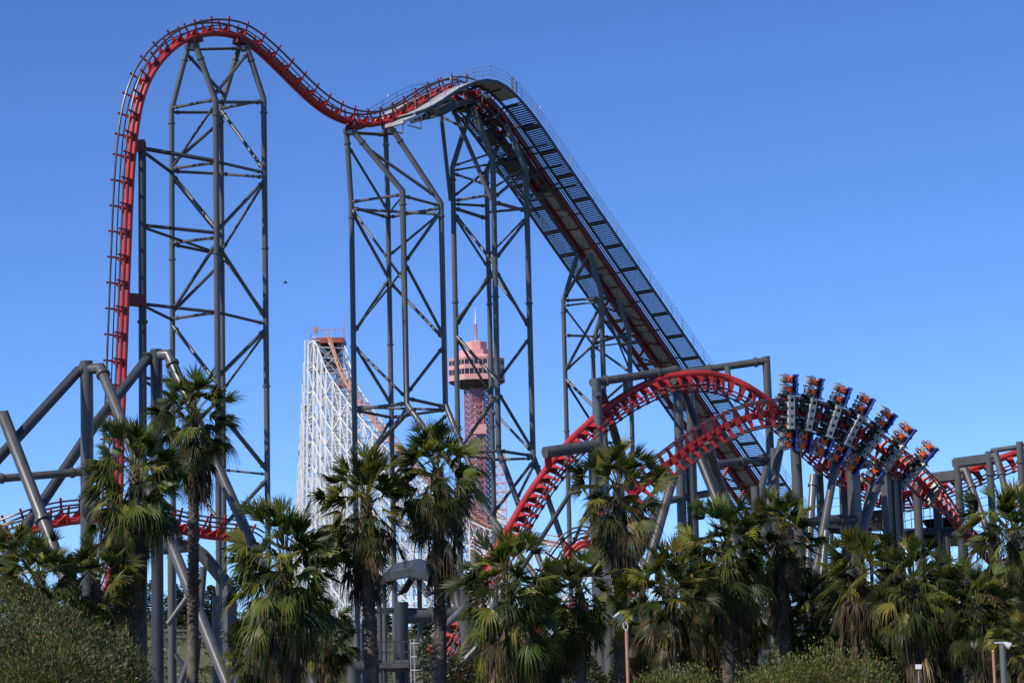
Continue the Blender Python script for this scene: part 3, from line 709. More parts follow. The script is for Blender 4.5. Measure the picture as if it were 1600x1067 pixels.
# dark canopy and service deck at bottom centre
cn = thing('canopy', 'dark curved canopy roof with trusses under it, behind the centre palms', 'canopy', down(P(655, 920, 150), 0))
b = MB(); A = PP((575, 918, 150), (600, 896, 150), (640, 888, 150), (690, 900, 150), (735, 922, 150)); 
for i in range(len(A) - 1):
    d = Vector((0, 14, 1.2)); b.prism([A[i], A[i + 1], A[i + 1] + d, A[i] + d], (0, 0, -.5))
b.build('roof', M['step'], cn)
b = MB()
for k in range(6):
    y = k * 2.4; o = Vector((0, y, -.5 + y * .04))
    for i in range(len(A) - 1):
        b.bar(A[i] + o, A[i + 1] + o, .12, .12); b.bar(A[i] + o, (A[i] + A[i + 1]) / 2 + o - Z_ * 1.1, .08, .08); b.bar((A[i] + A[i + 1]) / 2 + o - Z_ * 1.1, A[i + 1] + o, .08, .08)
    b.bar(A[0] + o - Z_ * 1.1, A[-1] + o - Z_ * 1.0, .14, .14)
b.build('truss', M['greydark'], cn)
for x, y in ((592, 151), (655, 152), (715, 152), (600, 162), (700, 162)):
    p = P(x, 900, y); pipe(cn, 'post', [p, down(p)], .16, 'grey', 10)
sd = thing('service_deck', 'small grey service deck with square railing, left of a caged ladder', 'service deck', down(P(617, 1040, 132), 0))
b = MB(); a0, a1 = P(594, 1036, 132), P(640, 1034, 132); b.abox(a0.x, 131, a0.z - .25, a1.x, 134, a0.z); b.build('deck', M['grey'], sd)
for yy in (131, 134):
    b = MB()
    for k in range(5):
        x = a0.x + (a1.x - a0.x) * k / 4; b.box((x, yy, a0.z + .6), AX, (.03, .03, .6))
    for hgt in (.6, 1.2): b.box(((a0.x + a1.x) / 2, yy, a0.z + hgt), AX, ((a1.x - a0.x) / 2, .035, .04))
    b.build('railing', M['greydark'], sd)
for x in (a0.x + .2, a1.x - .2): pipe(sd, 'post', [(x, 132.5, a0.z - .2), (x, 132.5, 0)], .1, 'greydark', 8)
ld = thing('caged_ladder', 'pale grey caged ladder beside the small service deck', 'ladder', down(P(653, 1040, 131), 0))
p0 = P(653, 1000, 131); b = MB()
for k in range(7):
    an = math.pi * k / 6 * 2; x, y = .42 * math.cos(an), .42 * math.sin(an)
    b.tube([(p0.x + x, p0.y + y, 0), (p0.x + x, p0.y + y, p0.z + .1)], .03, 6)
b.build('cage_bar', M['galv'], ld); b = MB()
zz = .4
while zz < p0.z:
    b.disc_ring((p0.x, p0.y, 0), zz, zz + .06, .45, .45, 12); b.disc_ring((p0.x, p0.y, 0), zz + .06, zz + .06, .45, .4, 12); zz += .75
b.build('cage_hoop', M['galv'], ld)

# loading station low behind the palms right of centre
stn = thing('station', 'low station building with dark roof and white wall panels behind the palms', 'station', down(P(1110, 1000, 175), 0))
b = MB(); s0 = P(1000, 1000, 175); s1 = P(1260, 1000, 175)
b.abox(s0.x, 175, 5.3, s1.x, 190, 5.7); b.build('roof', M['greydark'], stn)
b = MB(); b.abox(s0.x, 182, 0, s1.x, 182.3, 5.3); b.build('wall', M['step'], stn)
b = MB(); b.abox(s0.x, 174.5, 1.6, s1.x, 182, 2.0); b.build('platform', M['concrete'], stn)
for k in range(9):
    x = s0.x + (s1.x - s0.x) * k / 8; b = MB(); b.abox(x - .12, 175.2, 0, x + .12, 175.45, 5.3); b.build('post', M['grey'], stn)
for k in (1, 3, 4, 6):
    x = s0.x + (s1.x - s0.x) * (k + .2) / 8; b = MB(); b.abox(x, 174.9, .2, x + 1.1, 175, 1.5); b.build('wall_panel', M['signwhite'], stn)
b = MB(); b.abox(s0.x + .5, 176, 3.3, s1.x - .5, 177, 3.55)
for k in range(14):
    x = s0.x + 1 + (s1.x - s0.x - 2) * k / 13; b.abox(x - .3, 175.9, 2.6, x + .3, 177, 3.3)
b.build('gate_row', M['black'], stn)
rb = thing('warehouse', 'plain shaded shed behind the palms at lower right', 'shed', down(P(1500, 1040, 165), 0))
b = MB(); s0 = P(1380, 1000, 165); s1 = P(1640, 1000, 165); b.abox(s0.x, 165, 0, s1.x, 175, 4.2); b.build('wall', M['greydark'], rb)
b = MB(); b.abox(s0.x - .4, 164.4, 4.2, s1.x + .4, 175.4, 4.5); b.build('roof', M['grey'], rb)

# ------------------------------------------------------------------ the train
def plate_hole(mb, c, ex, ey, w, h, r, n=16, th=.03):
    """plate (full size w x h) with a round hole, in plane ex,ey"""
    c = Vector(c); ex = Vector(ex); ey = Vector(ey); nz = ex.cross(ey) * th
    for off in (Vector((0, 0, 0)), nz):
        b = len(mb.v)
        for j in range(n):
            a = 2 * math.pi * j / n; ca, sa = math.cos(a), math.sin(a); k = 1 / max(abs(ca), abs(sa))
            mb.v.append(c + off + ex * (ca * k * w / 2) + ey * (sa * k * h / 2)); mb.v.append(c + off + ex * (ca * r) + ey * (sa * r))
        for j in range(n):
            q = (j + 1) % n; mb.face((b + 2 * j, b + 2 * q, b + 2 * q + 1, b + 2 * j + 1))
def rounded_box(parent, name, c, h, mat, bev=.06, axes=AX, me_only=False):
    bm = bmesh.new(); bmesh.ops.create_cube(bm, size=2)
    for v in bm.verts: v.co = Vector((v.co.x * h[0], v.co.y * h[1], v.co.z * h[2]))
    bmesh.ops.bevel(bm, geom=bm.edges[:], offset=bev, segments=2, affect='EDGES')
    bmesh.ops.translate(bm, vec=Vector(c), verts=bm.verts)
    me = bpy.data.meshes.new(name); bm.to_mesh(me); bm.free(); me.materials.append(M[mat])
    me.polygons.foreach_set('use_smooth', [True] * len(me.polygons)); me.set_sharp_from_angle(angle=R(40))
    o = bpy.data.objects.new(name, me); COL.objects.link(o); o.parent = parent; return o
PODZ = (1.62, 2.36)
def make_car():
    root = thing('coaster_car', 'x', 'coaster car', (0, 0, 0), 'cars of the coaster train')
    b = MB()                                       # perforated cross beam, local z = along the wings
    for z in (-.78, -.26, .26, .78):
        plate_hole(b, (0, -.62, z), X_, Z_, .4, .52, .13); plate_hole(b, (0, -.27, z), X_, Z_, .4, .52, .13)
        plate_hole(b, (-.2, -.445, z), Y_, Z_, .32, .52, .11); plate_hole(b, (.2, -.445, z), Y_, Z_, .32, .52, .11)
    for z in (-1.05, 1.05): b.box((0, -.44, z), AX, (.24, .24, .03))
    b.build('cross_beam', M['beam'], root, smooth=False)
    for s in (-1, 1):
        b = MB(); b.cm = 0
        for dx in (-.42, -.1, .3): b.box((dx, .1, s * .86), AX, (.16, .22, .16))
        for dx in (-.5, -.2, .2, .48):
            b.tube([(dx, -.12, s * .64), (dx, -.12, s * .74)], .15, 12); b.tube([(dx, .0, s * 1.02), (dx, .22, s * 1.02)], .12, 10)
        b.box((0, .0, s * .5), AX, (.62, .05, .1)); b.box((.1, -.3, s * .45), AX, (.5, .05, .04))
        rw = random.Random(3 + s)
        for q in range(12): b.box((rw.uniform(-.72, .72), rw.uniform(-.34, .1), s * rw.uniform(.02, .8)), AX, (rw.uniform(.08, .26), rw.uniform(.04, .12), rw.uniform(.04, .12)))
        b.box((0, -.16, s * .3), AX, (.74, .06, .16))
        b.build('wheel_carriage', M['black'], root)
        b = MB()
        for dx in (-.75, .7): b.box((dx, -.05, s * .97), AX, (.22, .05, .06))
        b.tube([(-.6, -.2, s * .3), (.7, -.2, s * .35)], .05, 8); b.build('link_rod', M['beam'], root)
        b = MB()                                   # dark boat-shaped pod floor
        prof = [(-.62, 1.2), (-.5, 1.12), (-.15, 1.07), (.35, 1.1), (.55, 1.18), (.98, 1.17), (.98, 1.23), (.5, 1.3), (-.66, 1.3)]
        poly = [(x, -.55, s * z) for x, z in prof]; b.prism(poly, (0, 1.0, 0)); b.build('pod_floor', M['greydark'], root)
        b = MB()
        for z in (1.3, 1.98, 2.7):
            zz = s * z; plate_hole(b, (-.44, -.42, zz), X_, Z_, .26, .26, .07, 12, .04)
            b.box((-.1, .38, zz), AX, (.5, .04, .06))
        b.tube([(-.5, .2, s * 1.2), (-.52, .2, s * 2.78)], .045, 8); b.tube([(.1, .38, s * 1.2), (.1, .38, s * 2.75)], .05, 8)
        b.build('seat_frame', M['beam'], root)
        for z in PODZ:
            b = MB(); n = 7                        # curved seat shell
            path = [(.50, -.66), (.64, -.52), (.70, -.3), (.70, -.05), (.62, .18), (.50, .32), (.34, .38)]
            hw = .34
            for i in range(n - 1):
                (xa, ya), (xb, yb) = path[i], path[i + 1]
                t = Vector((xb - xa, yb - ya, 0)).normalized(); nn = Vector((t.y, -t.x, 0)) * -.09
                wa = hw * (1 - .25 * abs(i - 3) / 3); wb = hw * (1 - .25 * abs(i + 1 - 3) / 3)
                c = [Vector((xa, ya, s * z - wa)), Vector((xa, ya, s * z + wa)), Vector((xb, yb, s * z + wb)), Vector((xb, yb, s * z - wb))]
                b.prism(c, nn)
            for e in (-1, 1): b.tube([(p[0] - .04, p[1] - .03, s * z + e * hw * .95) for p in path[:5]], .10, 8)
            seat = b.build('seat', M['blue'], root)
            rounded_box(seat, 'headrest', (.58, -.36, s * z), (.09, .2, .17), 'blue', .07)
            rounded_box(seat, 'leg_pad', (-.68, -.40, s * z), (.14, .26, .18), 'pad', .07)
            for e in (-1, 1): rounded_box(seat, 'bolster', (.46, -.12, s * z + e * .24), (.17, .26, .09), 'blue', .07)
            b = MB()                               # shoulder harness: two straps and a chest plate
            for e in (-1, 1):
                b.tube([(.32, .05, s * z + e * .2), (.28, -.24, s * z + e * .2), (.08, -.40, s * z + e * .13), (-.16, -.42, s * z + e * .07), (-.44, -.36, s * z + e * .2)], .09, 8)
            b.box((-.06, -.40, s * z), AX, (.12, .08, .14)); b.box((-.28, -.38, s * z), AX, (.06, .09, .22))
            b.build('harness', M['orangevest'], seat)
            rounded_box(seat, 'seat_back', (.10, .26, s * z), (.4, .09, .26), 'black', .06)
    return root
def kids(o): return [c for c in bpy.data.objects if c.parent == o]
def copy_tree(o, parent=None):
    c = o.copy(); COL.objects.link(c); c.parent = parent
    for k in list(o.children): copy_tree(k, c)
    return c
# rider
def skin_mesh(name, joints, edges, mats, pick):
    me = bpy.data.meshes.new(name); me.from_pydata([j[:3] for j in joints], edges, [])
    o = bpy.data.objects.new(name, me); COL.objects.link(o)
    md = o.modifiers.new('s', 'SKIN'); md.use_smooth_shade = True
    for v, j in zip(me.skin_vertices[0].data, joints): v.radius = (j[3], j[3])
    me.skin_vertices[0].data[0].use_root = True
    o.modifiers.new('d', 'SUBSURF').levels = 1
    bpy.context.view_layer.update()
    res = bpy.data.meshes.new_from_object(o.evaluated_get(bpy.context.evaluated_depsgraph_get()))
    bpy.data.objects.remove(o); res.name = name
    for mt in mats: res.materials.append(mt)
    for p in res.polygons: p.material_index = pick(p.center); p.use_smooth = True
    return res
# local: spine along +x (head at +x), facing -y, z across the body
J = [(-.22, .14, 0, .15), (.0, .14, 0, .15), (.17, .12, 0, .15), (.27, .08, 0, .065), (.34, .04, 0, .09), (.47, .02, 0, .095),
     (.16, .1, .19, .07), (.0, -.04, .25, .05), (-.12, -.24, .17, .038), (-.17, -.3, .14, .035),
     (.16, .1, -.19, .07), (.0, -.04, -.25, .05), (-.12, -.24, -.17, .038), (-.17, -.3, -.14, .035),
     (-.26, .02, .1, .095), (-.33, -.4, .12, .07), (-.62, -.5, .11, .05), (-.68, -.6, .11, .045),
     (-.26, .02, -.1, .095), (-.33, -.4, -.12, .07), (-.62, -.5, -.11, .05), (-.68, -.6, -.11, .045)]
E = [(0, 1), (1, 2), (2, 3), (3, 4), (4, 5), (2, 6), (6, 7), (7, 8), (8, 9), (2, 10), (10, 11), (11, 12), (12, 13), (0, 14), (14, 15), (15, 16), (16, 17), (0, 18), (18, 19), (19, 20), (20, 21)]
def pick(c):
    if c.x > .26: return 1
    if abs(c.z) > .1 and c.y < -.1 and c.x > -.24: return 1
    if c.x < -.17: return 2
    return 0
riders = []
for nm in ('shirt_white', 'shirt_grey', 'shirt_red'): riders.append(skin_mesh('person', J, E, [M[nm], M['skin'], M['jeans']], pick))
hb = MB()
for i in range(5):
    a0, a1 = i / 5 * math.pi * .55, (i + 1) / 5 * math.pi * .55
    def rg(a):
        return [Vector((.43 + .125 * math.cos(a) * 1.05, .04 + .12 * math.sin(a) * math.cos(t) - 0.0, .12 * math.sin(a) * math.sin(t))) for t in [2 * math.pi * k / 10 for k in range(10)]]
    A0, A1 = rg(a0), rg(a1); b0 = len(hb.v); hb.v += A0 + A1
    for k in range(10): hb.face((b0 + k, b0 + (k + 1) % 10, b0 + 10 + (k + 1) % 10, b0 + 10 + k))
hair_me = hb.mesh('hair', M['hair'])

cars_px = [1227.5, 1264, 1297, 1329, 1358, 1388.5, 1421]
proto = make_car()
ordn = ['first', 'second', 'third', 'fourth', 'fifth', 'sixth', 'seventh']
cl = ['leftmost car of the train, upright wings with grey pads at left and blue seats', 'second car from the left, standing upright just right of the leftmost car', 'third car from the left, tilted slightly with two dark-haired riders on top',
      'fourth and middle car, leaning right over the red track', 'fifth car from the left, leaning well over to the right', 'sixth car from the left, turned edge-on with its wing pointing up-right', 'rightmost car of the train, lowest on the slope, next to the flat grey end panel']
for n, px in enumerate(cars_px):
    i = tc.near(px); car = proto if n == 0 else copy_tree(proto)
    car['label'] = cl[n]
    x = tc.T[i]; y = -tc.V[i]; z = x.cross(y)
    if z.z < 0: z = -z
    y = z.cross(x); mm = Matrix.Identity(4)
    for k in range(3): mm[k][0] = x[k]; mm[k][1] = y[k]; mm[k][2] = z[k]; mm[k][3] = tc.p[i][k]
    spin = R((0, 0, -6, -14, -22, -56, -64)[n]); car.matrix_world = mm
    for ch in car.children:
        if ch.name.split('.')[0] in ('seat', 'seat_frame', 'pod_floor'):
            up_ = sum(v.co.z for v in ch.data.vertices) > 0; ch.rotation_euler = (0, 0, spin); ch.scale = (.84, .86, .86); ch.location = (0, 0, .08 if up_ else -.08)
    for w, wl in ((1, 'raised'), (-1, 'hanging')):
        for q, ql in zip(PODZ, ('inner', 'outer')):
            if (n, w, ql) in ((0, -1, 'outer'), (5, -1, 'outer')): pass
            o = bpy.data.objects.new('person', riders[(n * 3 + (w > 0) + (ql == 'inner') * 2) % 3]); COL.objects.link(o)
            h = bpy.data.objects.new('hair', hair_me); COL.objects.link(h); h.parent = o
            o.matrix_world = mm @ Matrix.Rotation(spin, 4, 'Z') @ Matrix.Translation((0, -.02, w * (q * .86 + .08))) @ Matrix.Scale(.85, 4)
            tag(o, f'rider strapped into {ql} {wl} seat of {ordn[n]} car from the left', 'person', 'riders strapped into the coaster train')
# flat grey end panel behind the last car
i = tc.near(1453); ep = thing('end_panel', 'flat grey lit end panel on the tail of the train', 'train end panel', tc.p[i])
b = MB(); x, v, u = tc.T[i], tc.V[i], tc.U[i]
b.box(tc.p[i] + v * .62 + u * .12, (x, u, v), (.3, .85, .05)); b.box(tc.p[i] + v * .3, (x, u, v), (.1, .7, .28)); b.build('panel', M['grey'], ep)
b = MB()
for k in range(6): b.tube([tc.p[i] + v * .66 + u * (-.6 + .28 * k), tc.p[i] + v * .69 + u * (-.6 + .28 * k)], .03, 8)
b.build('bolt', M['galv'], ep)

# ------------------------------------------------------------------ far things: lattice coaster and observation tower
lat = thing('lattice_coaster', 'distant white lattice coaster with orange track dropping right from a rust-red summit', 'roller coaster', down(P(520, 900, 400), 0))
wf = MB(); back = MB()
def strut(b, p, q, w): b.bar(p, q, w, w)
drop = [(503, 533, 402), (509, 528, 400.5), (515, 530, 399), (521, 545, 397), (528, 568, 395.5), (537, 588, 394), (548, 606, 393), (562, 626, 391.5), (578, 647, 390), (596, 669, 388.5), (614, 690, 387), (634, 712, 385.5), (656, 735, 384), (680, 760, 383), (706, 785, 382), (735, 805, 381), (768, 823, 380), (805, 835, 380), (845, 843, 380), (885, 850, 380), (930, 858, 380), (980, 868, 380), (1040, 882, 380)]
dp = [P(*q) for q in drop]
dp2 = resample(smooth_pts(catmull(dp, 8), 2), 2.6)
lift_p = [P(505, 529, 403.0)]; 
la, lb = P(503, 527, 403), P(485, 800, 468)
lp = [la.lerp(lb, t / 9) for t in range(10)] + [la.lerp(lb, 1 + t / 9) for t in range(1, 4)]
def bents(path, b, half, lvl=5.2, w=.42, skip=1):
    prev = None
    for n, p in enumerate(path):
        t = (path[min(n + 1, len(path) - 1)] - path[max(0, n - 1)]); t.z = 0
        t = t.normalized() if t.length > .01 else X_; s = Vector((-t.y, t.x, 0))
        top = p.z - .6
        if top < 1: prev = None; continue
        L = []
        for e in (-1, 1):
            foot = Vector((p.x, p.y, 0)) + s * e * (half + top * .025); hd = Vector((p.x, p.y, top)) + s * e * half
            strut(b, foot, hd, w); L.append((foot, hd))
        ks = int(top / lvl); cur = []
        for k in range(ks + 1):
            z = top - k * lvl; pts = [f.lerp(h, z / top) for f, h in L]; cur.append(pts)
            strut(b, pts[0], pts[1], w * .7)
            if k < ks:
                z2 = top - (k + 1) * lvl; q = [f.lerp(h, z2 / top) for f, h in L]
                strut(b, pts[0], q[1], w * .5); strut(b, pts[1], q[0], w * .5)
        if prev:
            for e in (0, 1):
                for k in range(min(len(cur), len(prev[0]))):
                    strut(b, cur[k][e], prev[0][k][e], w * .65)
                    if k + 1 < min(len(cur), len(prev[0])):
                        if (n + k) % 2: strut(b, cur[k][e], prev[0][k + 1][e], w * .5)
                        else: strut(b, cur[k + 1][e], prev[0][k][e], w * .5)
        prev = (cur,)
bents(dp2, wf, 2.6, 4.4, .28); wf.build('drop_framework', M['white'], lat, smooth=False)
bents(lp, back, 3.0, 5.2, .22); back.build('lift_framework', M['white'], lat, smooth=False)
b = MB()
for u in (-1.1, 1.1):
    b.tube([p + Vector((0, u, 0)) for p in dp2], .15, 6)
b.tube([p - Z_ * .5 for p in dp2], .25, 6)
b.build('drop_rail', M['orange'], lat)
b = MB()
for u in (-.8, .8): b.tube([p + Vector((u, 0, 0)) for p in lp], .14, 6)
b.tube([p + Vector((-1.9, 0, .4)) for p in lp], .11, 6); b.build('lift_rail', M['rust'], lat)
b = MB()
for k in range(len(lp) - 1):
    for q in range(14): p = lp[k].lerp(lp[k + 1], q / 14); b.box(p + Vector((-1.3, 0, 0)), AX, (.6, .25, .06))
b.build('lift_steps', M['white'], lat)
b = MB()
for k in range(2, len(dp2), 1):
    p = dp2[k] + Vector((0, -2.2, -.2)); b.box(p, AX, (.06, .06, 1.2))
b.tube([p + Vector((0, -2.2, .9)) for p in dp2[1:]], .08, 6); b.build('drop_handrail', M['orange'], lat)
b = MB(); q = P(515, 535, 401)
b.abox(q.x - 2.2, 399, q.z - .3, q.x + 2.6, 406, q.z + .6); b.abox(q.x + .5, 398.5, q.z - 8, q.x + 3.6, 402, q.z - 6.8); b.build('summit_deck', M['rust'], lat)
b = MB(); b.abox(q.x - 1.6, 400, q.z - 5.2, q.x + 1.9, 405, q.z - .7); b.build('summit_shade', M['greydark'], lat)
b = MB()
for xx in (-2.2, -1.2, 0, 1.2, 2.6): b.box((q.x + xx, 399.1, q.z + 1.3), AX, (.06, .06, .7))
b.box((q.x + .2, 399.1, q.z + 2.0), AX, (2.4, .06, .06)); b.box((q.x - 2.3, 400, q.z + 2.2), AX, (.35, .3, .45)); b.box((q.x - 2.0, 400, q.z + 2), AX, (.05, .05, 2)); b.box((q.x + 2.7, 400, q.z + 2.2), AX, (.05, .05, 2.6)); b.build('summit_mast', M['orange'], lat)
for yy, xx in ((575, 484), (638, 476), (708, 469)):
    p = P(xx + 1, yy, 402 + (yy - 530) * .2); b = MB(); b.box(p, AX, (.4, .3, .5)); b.box(p + Vector((.8, 0, -.7)), AX, (.8, .1, .1)); b.build('floodlight', M['greydark'], lat)

TY = 800; tb = P(745.5, 610, TY); tb.z = 0
obs = thing('observation_tower', 'pink observation tower with windowed cabin and tall mast, seen between the grey legs', 'tower', tb)
sc = TY / FPX
def zt(py): return zat(tb.x, TY, py)
def ring(name, y0, y1, r0, r1, mat, cap=False, n=8, rot=.5):
    b = MB(); b.disc_ring(tb, zt(y1), zt(y0), r1 * sc, r0 * sc, n, rot, True, True); return b.build(name, M[mat], obs, smooth=False)
ring('soffit', 597, 607, 47, 27, 'under')
ring('lower_wall', 588.5, 597, 47.5, 47.5, 'pink'); ring('window_band', 580, 588.5, 46, 46, 'glass'); ring('middle_wall', 573.5, 580, 47.5, 47.5, 'pink')
ring('window_band', 566, 573.5, 46, 46, 'glass'); ring('roof_fascia', 562.5, 566, 47.5, 46.5, 'pink'); ring('roof_slope', 556, 562.5, 30, 45, 'pink'); ring('upper_wall', 549, 556, 29, 29, 'pink'); ring('top_house', 535.5, 549, 18, 18, 'pink'); ring('cap', 533, 535.5, 8, 14, 'pink')
for y0, y1 in ((580, 588.5), (566, 573.5)):
    for k in range(40):
        b = MB(); a = 2 * math.pi * (k + .5) / 40
        rr = 46.3 * math.cos(math.pi / 8) / math.cos(((a - math.pi / 8) % (math.pi / 4)) - math.pi / 8) * sc
        b.box((tb.x + rr * math.cos(a), tb.y + rr * math.sin(a), (zt(y0) + zt(y1)) / 2), (Vector((math.cos(a), math.sin(a), 0)), Vector((-math.sin(a), math.cos(a), 0)), Z_), (.2, .10, (zt(y0) - zt(y1)) / 2))
        b.build('mullion', M['pink'], obs, smooth=False)
b = MB(); cx = tb.x
b.tube([(cx, TY, zt(535)), (cx, TY, zt(510)), (cx, TY, zt(480))], [.5, .38, .08], 8); b.build('mast', M['white'], obs)
b = MB()
for k in range(9):
    z0 = zt(533 - k * 3.2); b.box((cx, TY, z0), AX, (.6, .6, .1))
b.build('mast_ring', M['pinkdark'], obs)
b = MB(); hw = 19.5 * sc
crn = [(-1, -.45), (-.45, -1), (.45, -1), (1, -.45), (1, .45), (.45, 1), (-.45, 1), (-1, .45)]
zs = [zt(606 + 9 * k) for k in range(46)]; zs = [z for z in zs if z > 0] + [0]
for cxn, cyn in crn: b.bar((tb.x + cxn * hw, TY + cyn * hw, 0), (tb.x + cxn * hw, TY + cyn * hw, zs[0]), .6, .6)
for k in range(len(zs) - 1):
    for j in range(8):
        a = crn[j]; c = crn[(j + 1) % 8]
        pa = lambda q, z: Vector((tb.x + q[0] * hw, TY + q[1] * hw, z))
        b.bar(pa(a, zs[k]), pa(c, zs[k]), .3, .3); b.bar(pa(a, zs[k]), pa(c, zs[k + 1]), .24, .24); b.bar(pa(c, zs[k]), pa(a, zs[k + 1]), .24, .24)
b.build('lattice_shaft', M['pinkdark'], obs, smooth=False)
b = MB(); b.disc_ring(tb, 0, zs[0], 1.9, 1.9, 12); b.build('lift_core', M['pale'], obs)
b = MB(); b.box((tb.x + .4, TY - hw - .6, (zt(665) + zt(680)) / 2), AX, (2.6, 1, (zt(665) - zt(680)) / 2)); b.build('lift_car', M['pink'], obs)
b = MB()
for k in range(5):
    b.bar((tb.x - hw * 1.5, TY - hw, zt(808 + k * 18)), (tb.x + hw * 1.6, TY - hw, zt(808 + k * 18)), .5, .6)
for s in (-1, 1): b.bar((tb.x + s * hw, TY - hw, zt(800)), (tb.x + s * hw * 3.2, TY - hw, 0), .8, .8)
b.build('base_frame', M['pinkdark'], obs, smooth=False)
q = P(785, 900, 520); q.z = 0
dt = thing('lattice_mast', 'slim pale pink lattice mast partly hidden right of the observation tower', 'lattice mast', q)
b = MB(); hw = 1.25; top = zat(q.x, 520, 700)
for sx in (-1, 1):
    for sy in (-1, 1): b.bar((q.x + sx * hw, 520 + sy * hw, 0), (q.x + sx * hw, 520 + sy * hw, top), .3, .3)
z = 0
while z < top - 2:
    for (ax, ay, bx, by) in ((-1, -1, 1, -1), (1, -1, 1, 1), (1, 1, -1, 1), (-1, 1, -1, -1)):
        b.bar((q.x + ax * hw, 520 + ay * hw, z), (q.x + bx * hw, 520 + by * hw, z + 2), .2, .2); b.bar((q.x + ax * hw, 520 + ay * hw, z + 2), (q.x + bx * hw, 520 + by * hw, z + 2), .2, .2)
    z += 2
b.build('lattice', M['pink'], dt, smooth=False)
b = MB(); b.abox(q.x - 1.0, 520.4, 0, q.x + .2, 521, top * .72); b.build('guide_rail', M['white'], dt)

# ------------------------------------------------------------------ palms
def frond(b, org, az, el, pet, R_, nleaf, col, droop, curl=.0, spread=2.3, rnd=random, tilt=None):
    """fan leaf: arching stalk plus pleated fan with drooping free tips"""
    h = Vector((math.cos(az), math.sin(az), 0)); d = h * math.cos(el) + Z_ * math.sin(el)
    side = Vector((-math.sin(az), math.cos(az), 0)); up = side.cross(d) * -1
    if up.dot(Z_) < 0: up = -up
    mid = org + d * pet * .55 + Z_ * .03; end = org + d * pet - Z_ * droop * pet * .2
    sc = (.16, .15, .05) if col[1] > col[0] else tuple(c * .8 for c in col)
    w = .022
    for p, q in ((org, mid), (mid, end)):
        k = len(b.v); b.v += [p - side * w, p + side * w, q + side * w * .7, q - side * w * .7]; b.face((k, k + 1, k + 2, k + 3), sc)
    d2 = (end - mid).normalized(); d2 = (d2 - Z_ * droop * .22).normalized()
    tilt = rnd.uniform(-1.0, 1.0) if tilt is None else tilt
    s2 = (side * math.cos(tilt) + up * math.sin(tilt)); s2 = (s2 - d2 * s2.dot(d2)).normalized(); n2 = s2.cross(d2).normalized()
    if n2.z < 0: n2 = -n2
    jit = rnd.uniform(.8, 1.2)
    for j in range(nleaf):
        a = (j + .5) / nleaf * 2 - 1; an = a * spread / 2 + rnd.uniform(-.085, .085)
        L = R_ * (1 - .2 * abs(a) ** 2) * rnd.uniform(.66, 1.12)
        e = (d2 * math.cos(an) + s2 * math.sin(an)).normalized(); e = (e + n2 * (.22 * abs(a) * (1 - 2 * curl))).normalized()
        px = e.cross(n2).normalized(); wd = L * spread / nleaf * .6; dj = droop * rnd.uniform(.6, 1.5)
        c2 = tuple(max(0, c * jit * rnd.uniform(.75, 1.25)) for c in col)
        rows = []
        for r, ww, dr in ((.05, .12, 0), (.36, .42, .01), (.56, .36, .05), (.78, .16, .20), (1.04, .015, .62)):
            c = end + e * (L * r * (1 - .16 * dr * dj)) - Z_ * (L * dr * dr * dj * 1.25)
            rows.append((c - px * wd * ww * 1.75, c + n2 * wd * (.4 if r < .7 else .1), c + px * wd * ww * 1.75))
        k = len(b.v)
        for rw in rows: b.v += list(rw)
        for q in range(4):
            o = k + q * 3
            b.face((o, o + 1, o + 4, o + 3), c2); b.face((o + 1, o + 2, o + 5, o + 4), c2)
def make_crown(seed, nl, low=-68, tall=1.0, warm=1.0, stiff=1.0):
    rn = random.Random(seed); b = MB(); GA = 2.39996
    for i in range(nl):
        t = i / nl; el = R(82) - t ** .92 * R(82 - low) + rn.uniform(-.25, .25); az = i * GA + rn.uniform(-.35, .35)
        young = min(1, t * 7 + .3)
        pet = rn.uniform(.55, 1.35) * (.6 + .4 * young) * tall; Rr = rn.uniform(.7, 1.0) * (.8 + .2 * young)
        g = rn.random()
        col = (.042 * warm, .054, .014) if g < .54 else ((.10 * warm, .118, .022) if g < .82 else (.21 * warm, .205, .036))
        if t > .8 and rn.random() < .45: col = (.13, .10, .042)
        if t < .3 and rn.random() < .35: col = (.10, .135, .03)
        dr = (.04 + t * .7 + rn.uniform(0, .35)) * stiff
        sp = rn.uniform(1.5, 2.2) if t < .2 else (rn.uniform(1.9, 2.9) if t < .6 else rn.uniform(1.4, 2.3))
        frond(b, Vector((0, 0, rn.uniform(-.15, .3) - t * .8)) + Vector((math.cos(az), math.sin(az), 0)) * .14, az, el, pet, Rr, 28, col, dr, rn.uniform(0, 1), sp, rn)
    return b.mesh('crown', M['leaf'], recalc=False, smooth=False)
def make_skirt(seed, nl, length, br=1.0):
    rn = random.Random(seed); b = MB(); GA = 2.39996
    for i in range(nl):
        t = i / nl; az = i * GA + rn.uniform(-.4, .4); el = -R(40 + 40 * min(1, t * 1.5)) + rn.uniform(-.2, .15)
        g = rn.random(); f = rn.uniform(.5, 1.2) * br
        col = (.115 * f, .080 * f, .045 * f) if g < .55 else ((.055 * f, .052 * f, .034 * f) if g < .86 else (.24 * f, .165 * f, .09 * f))
        org = Vector((math.cos(az) * .2, math.sin(az) * .2, -.45 - t * length * .72))
        frond(b, org, az, el, rn.uniform(.45, .95), rn.uniform(.6, .95), 11, col, 1.5, rn.uniform(0, 1), rn.uniform(.9, 1.9), rn)
    return b.mesh('dead_skirt', M['dead'], recalc=False, smooth=False)
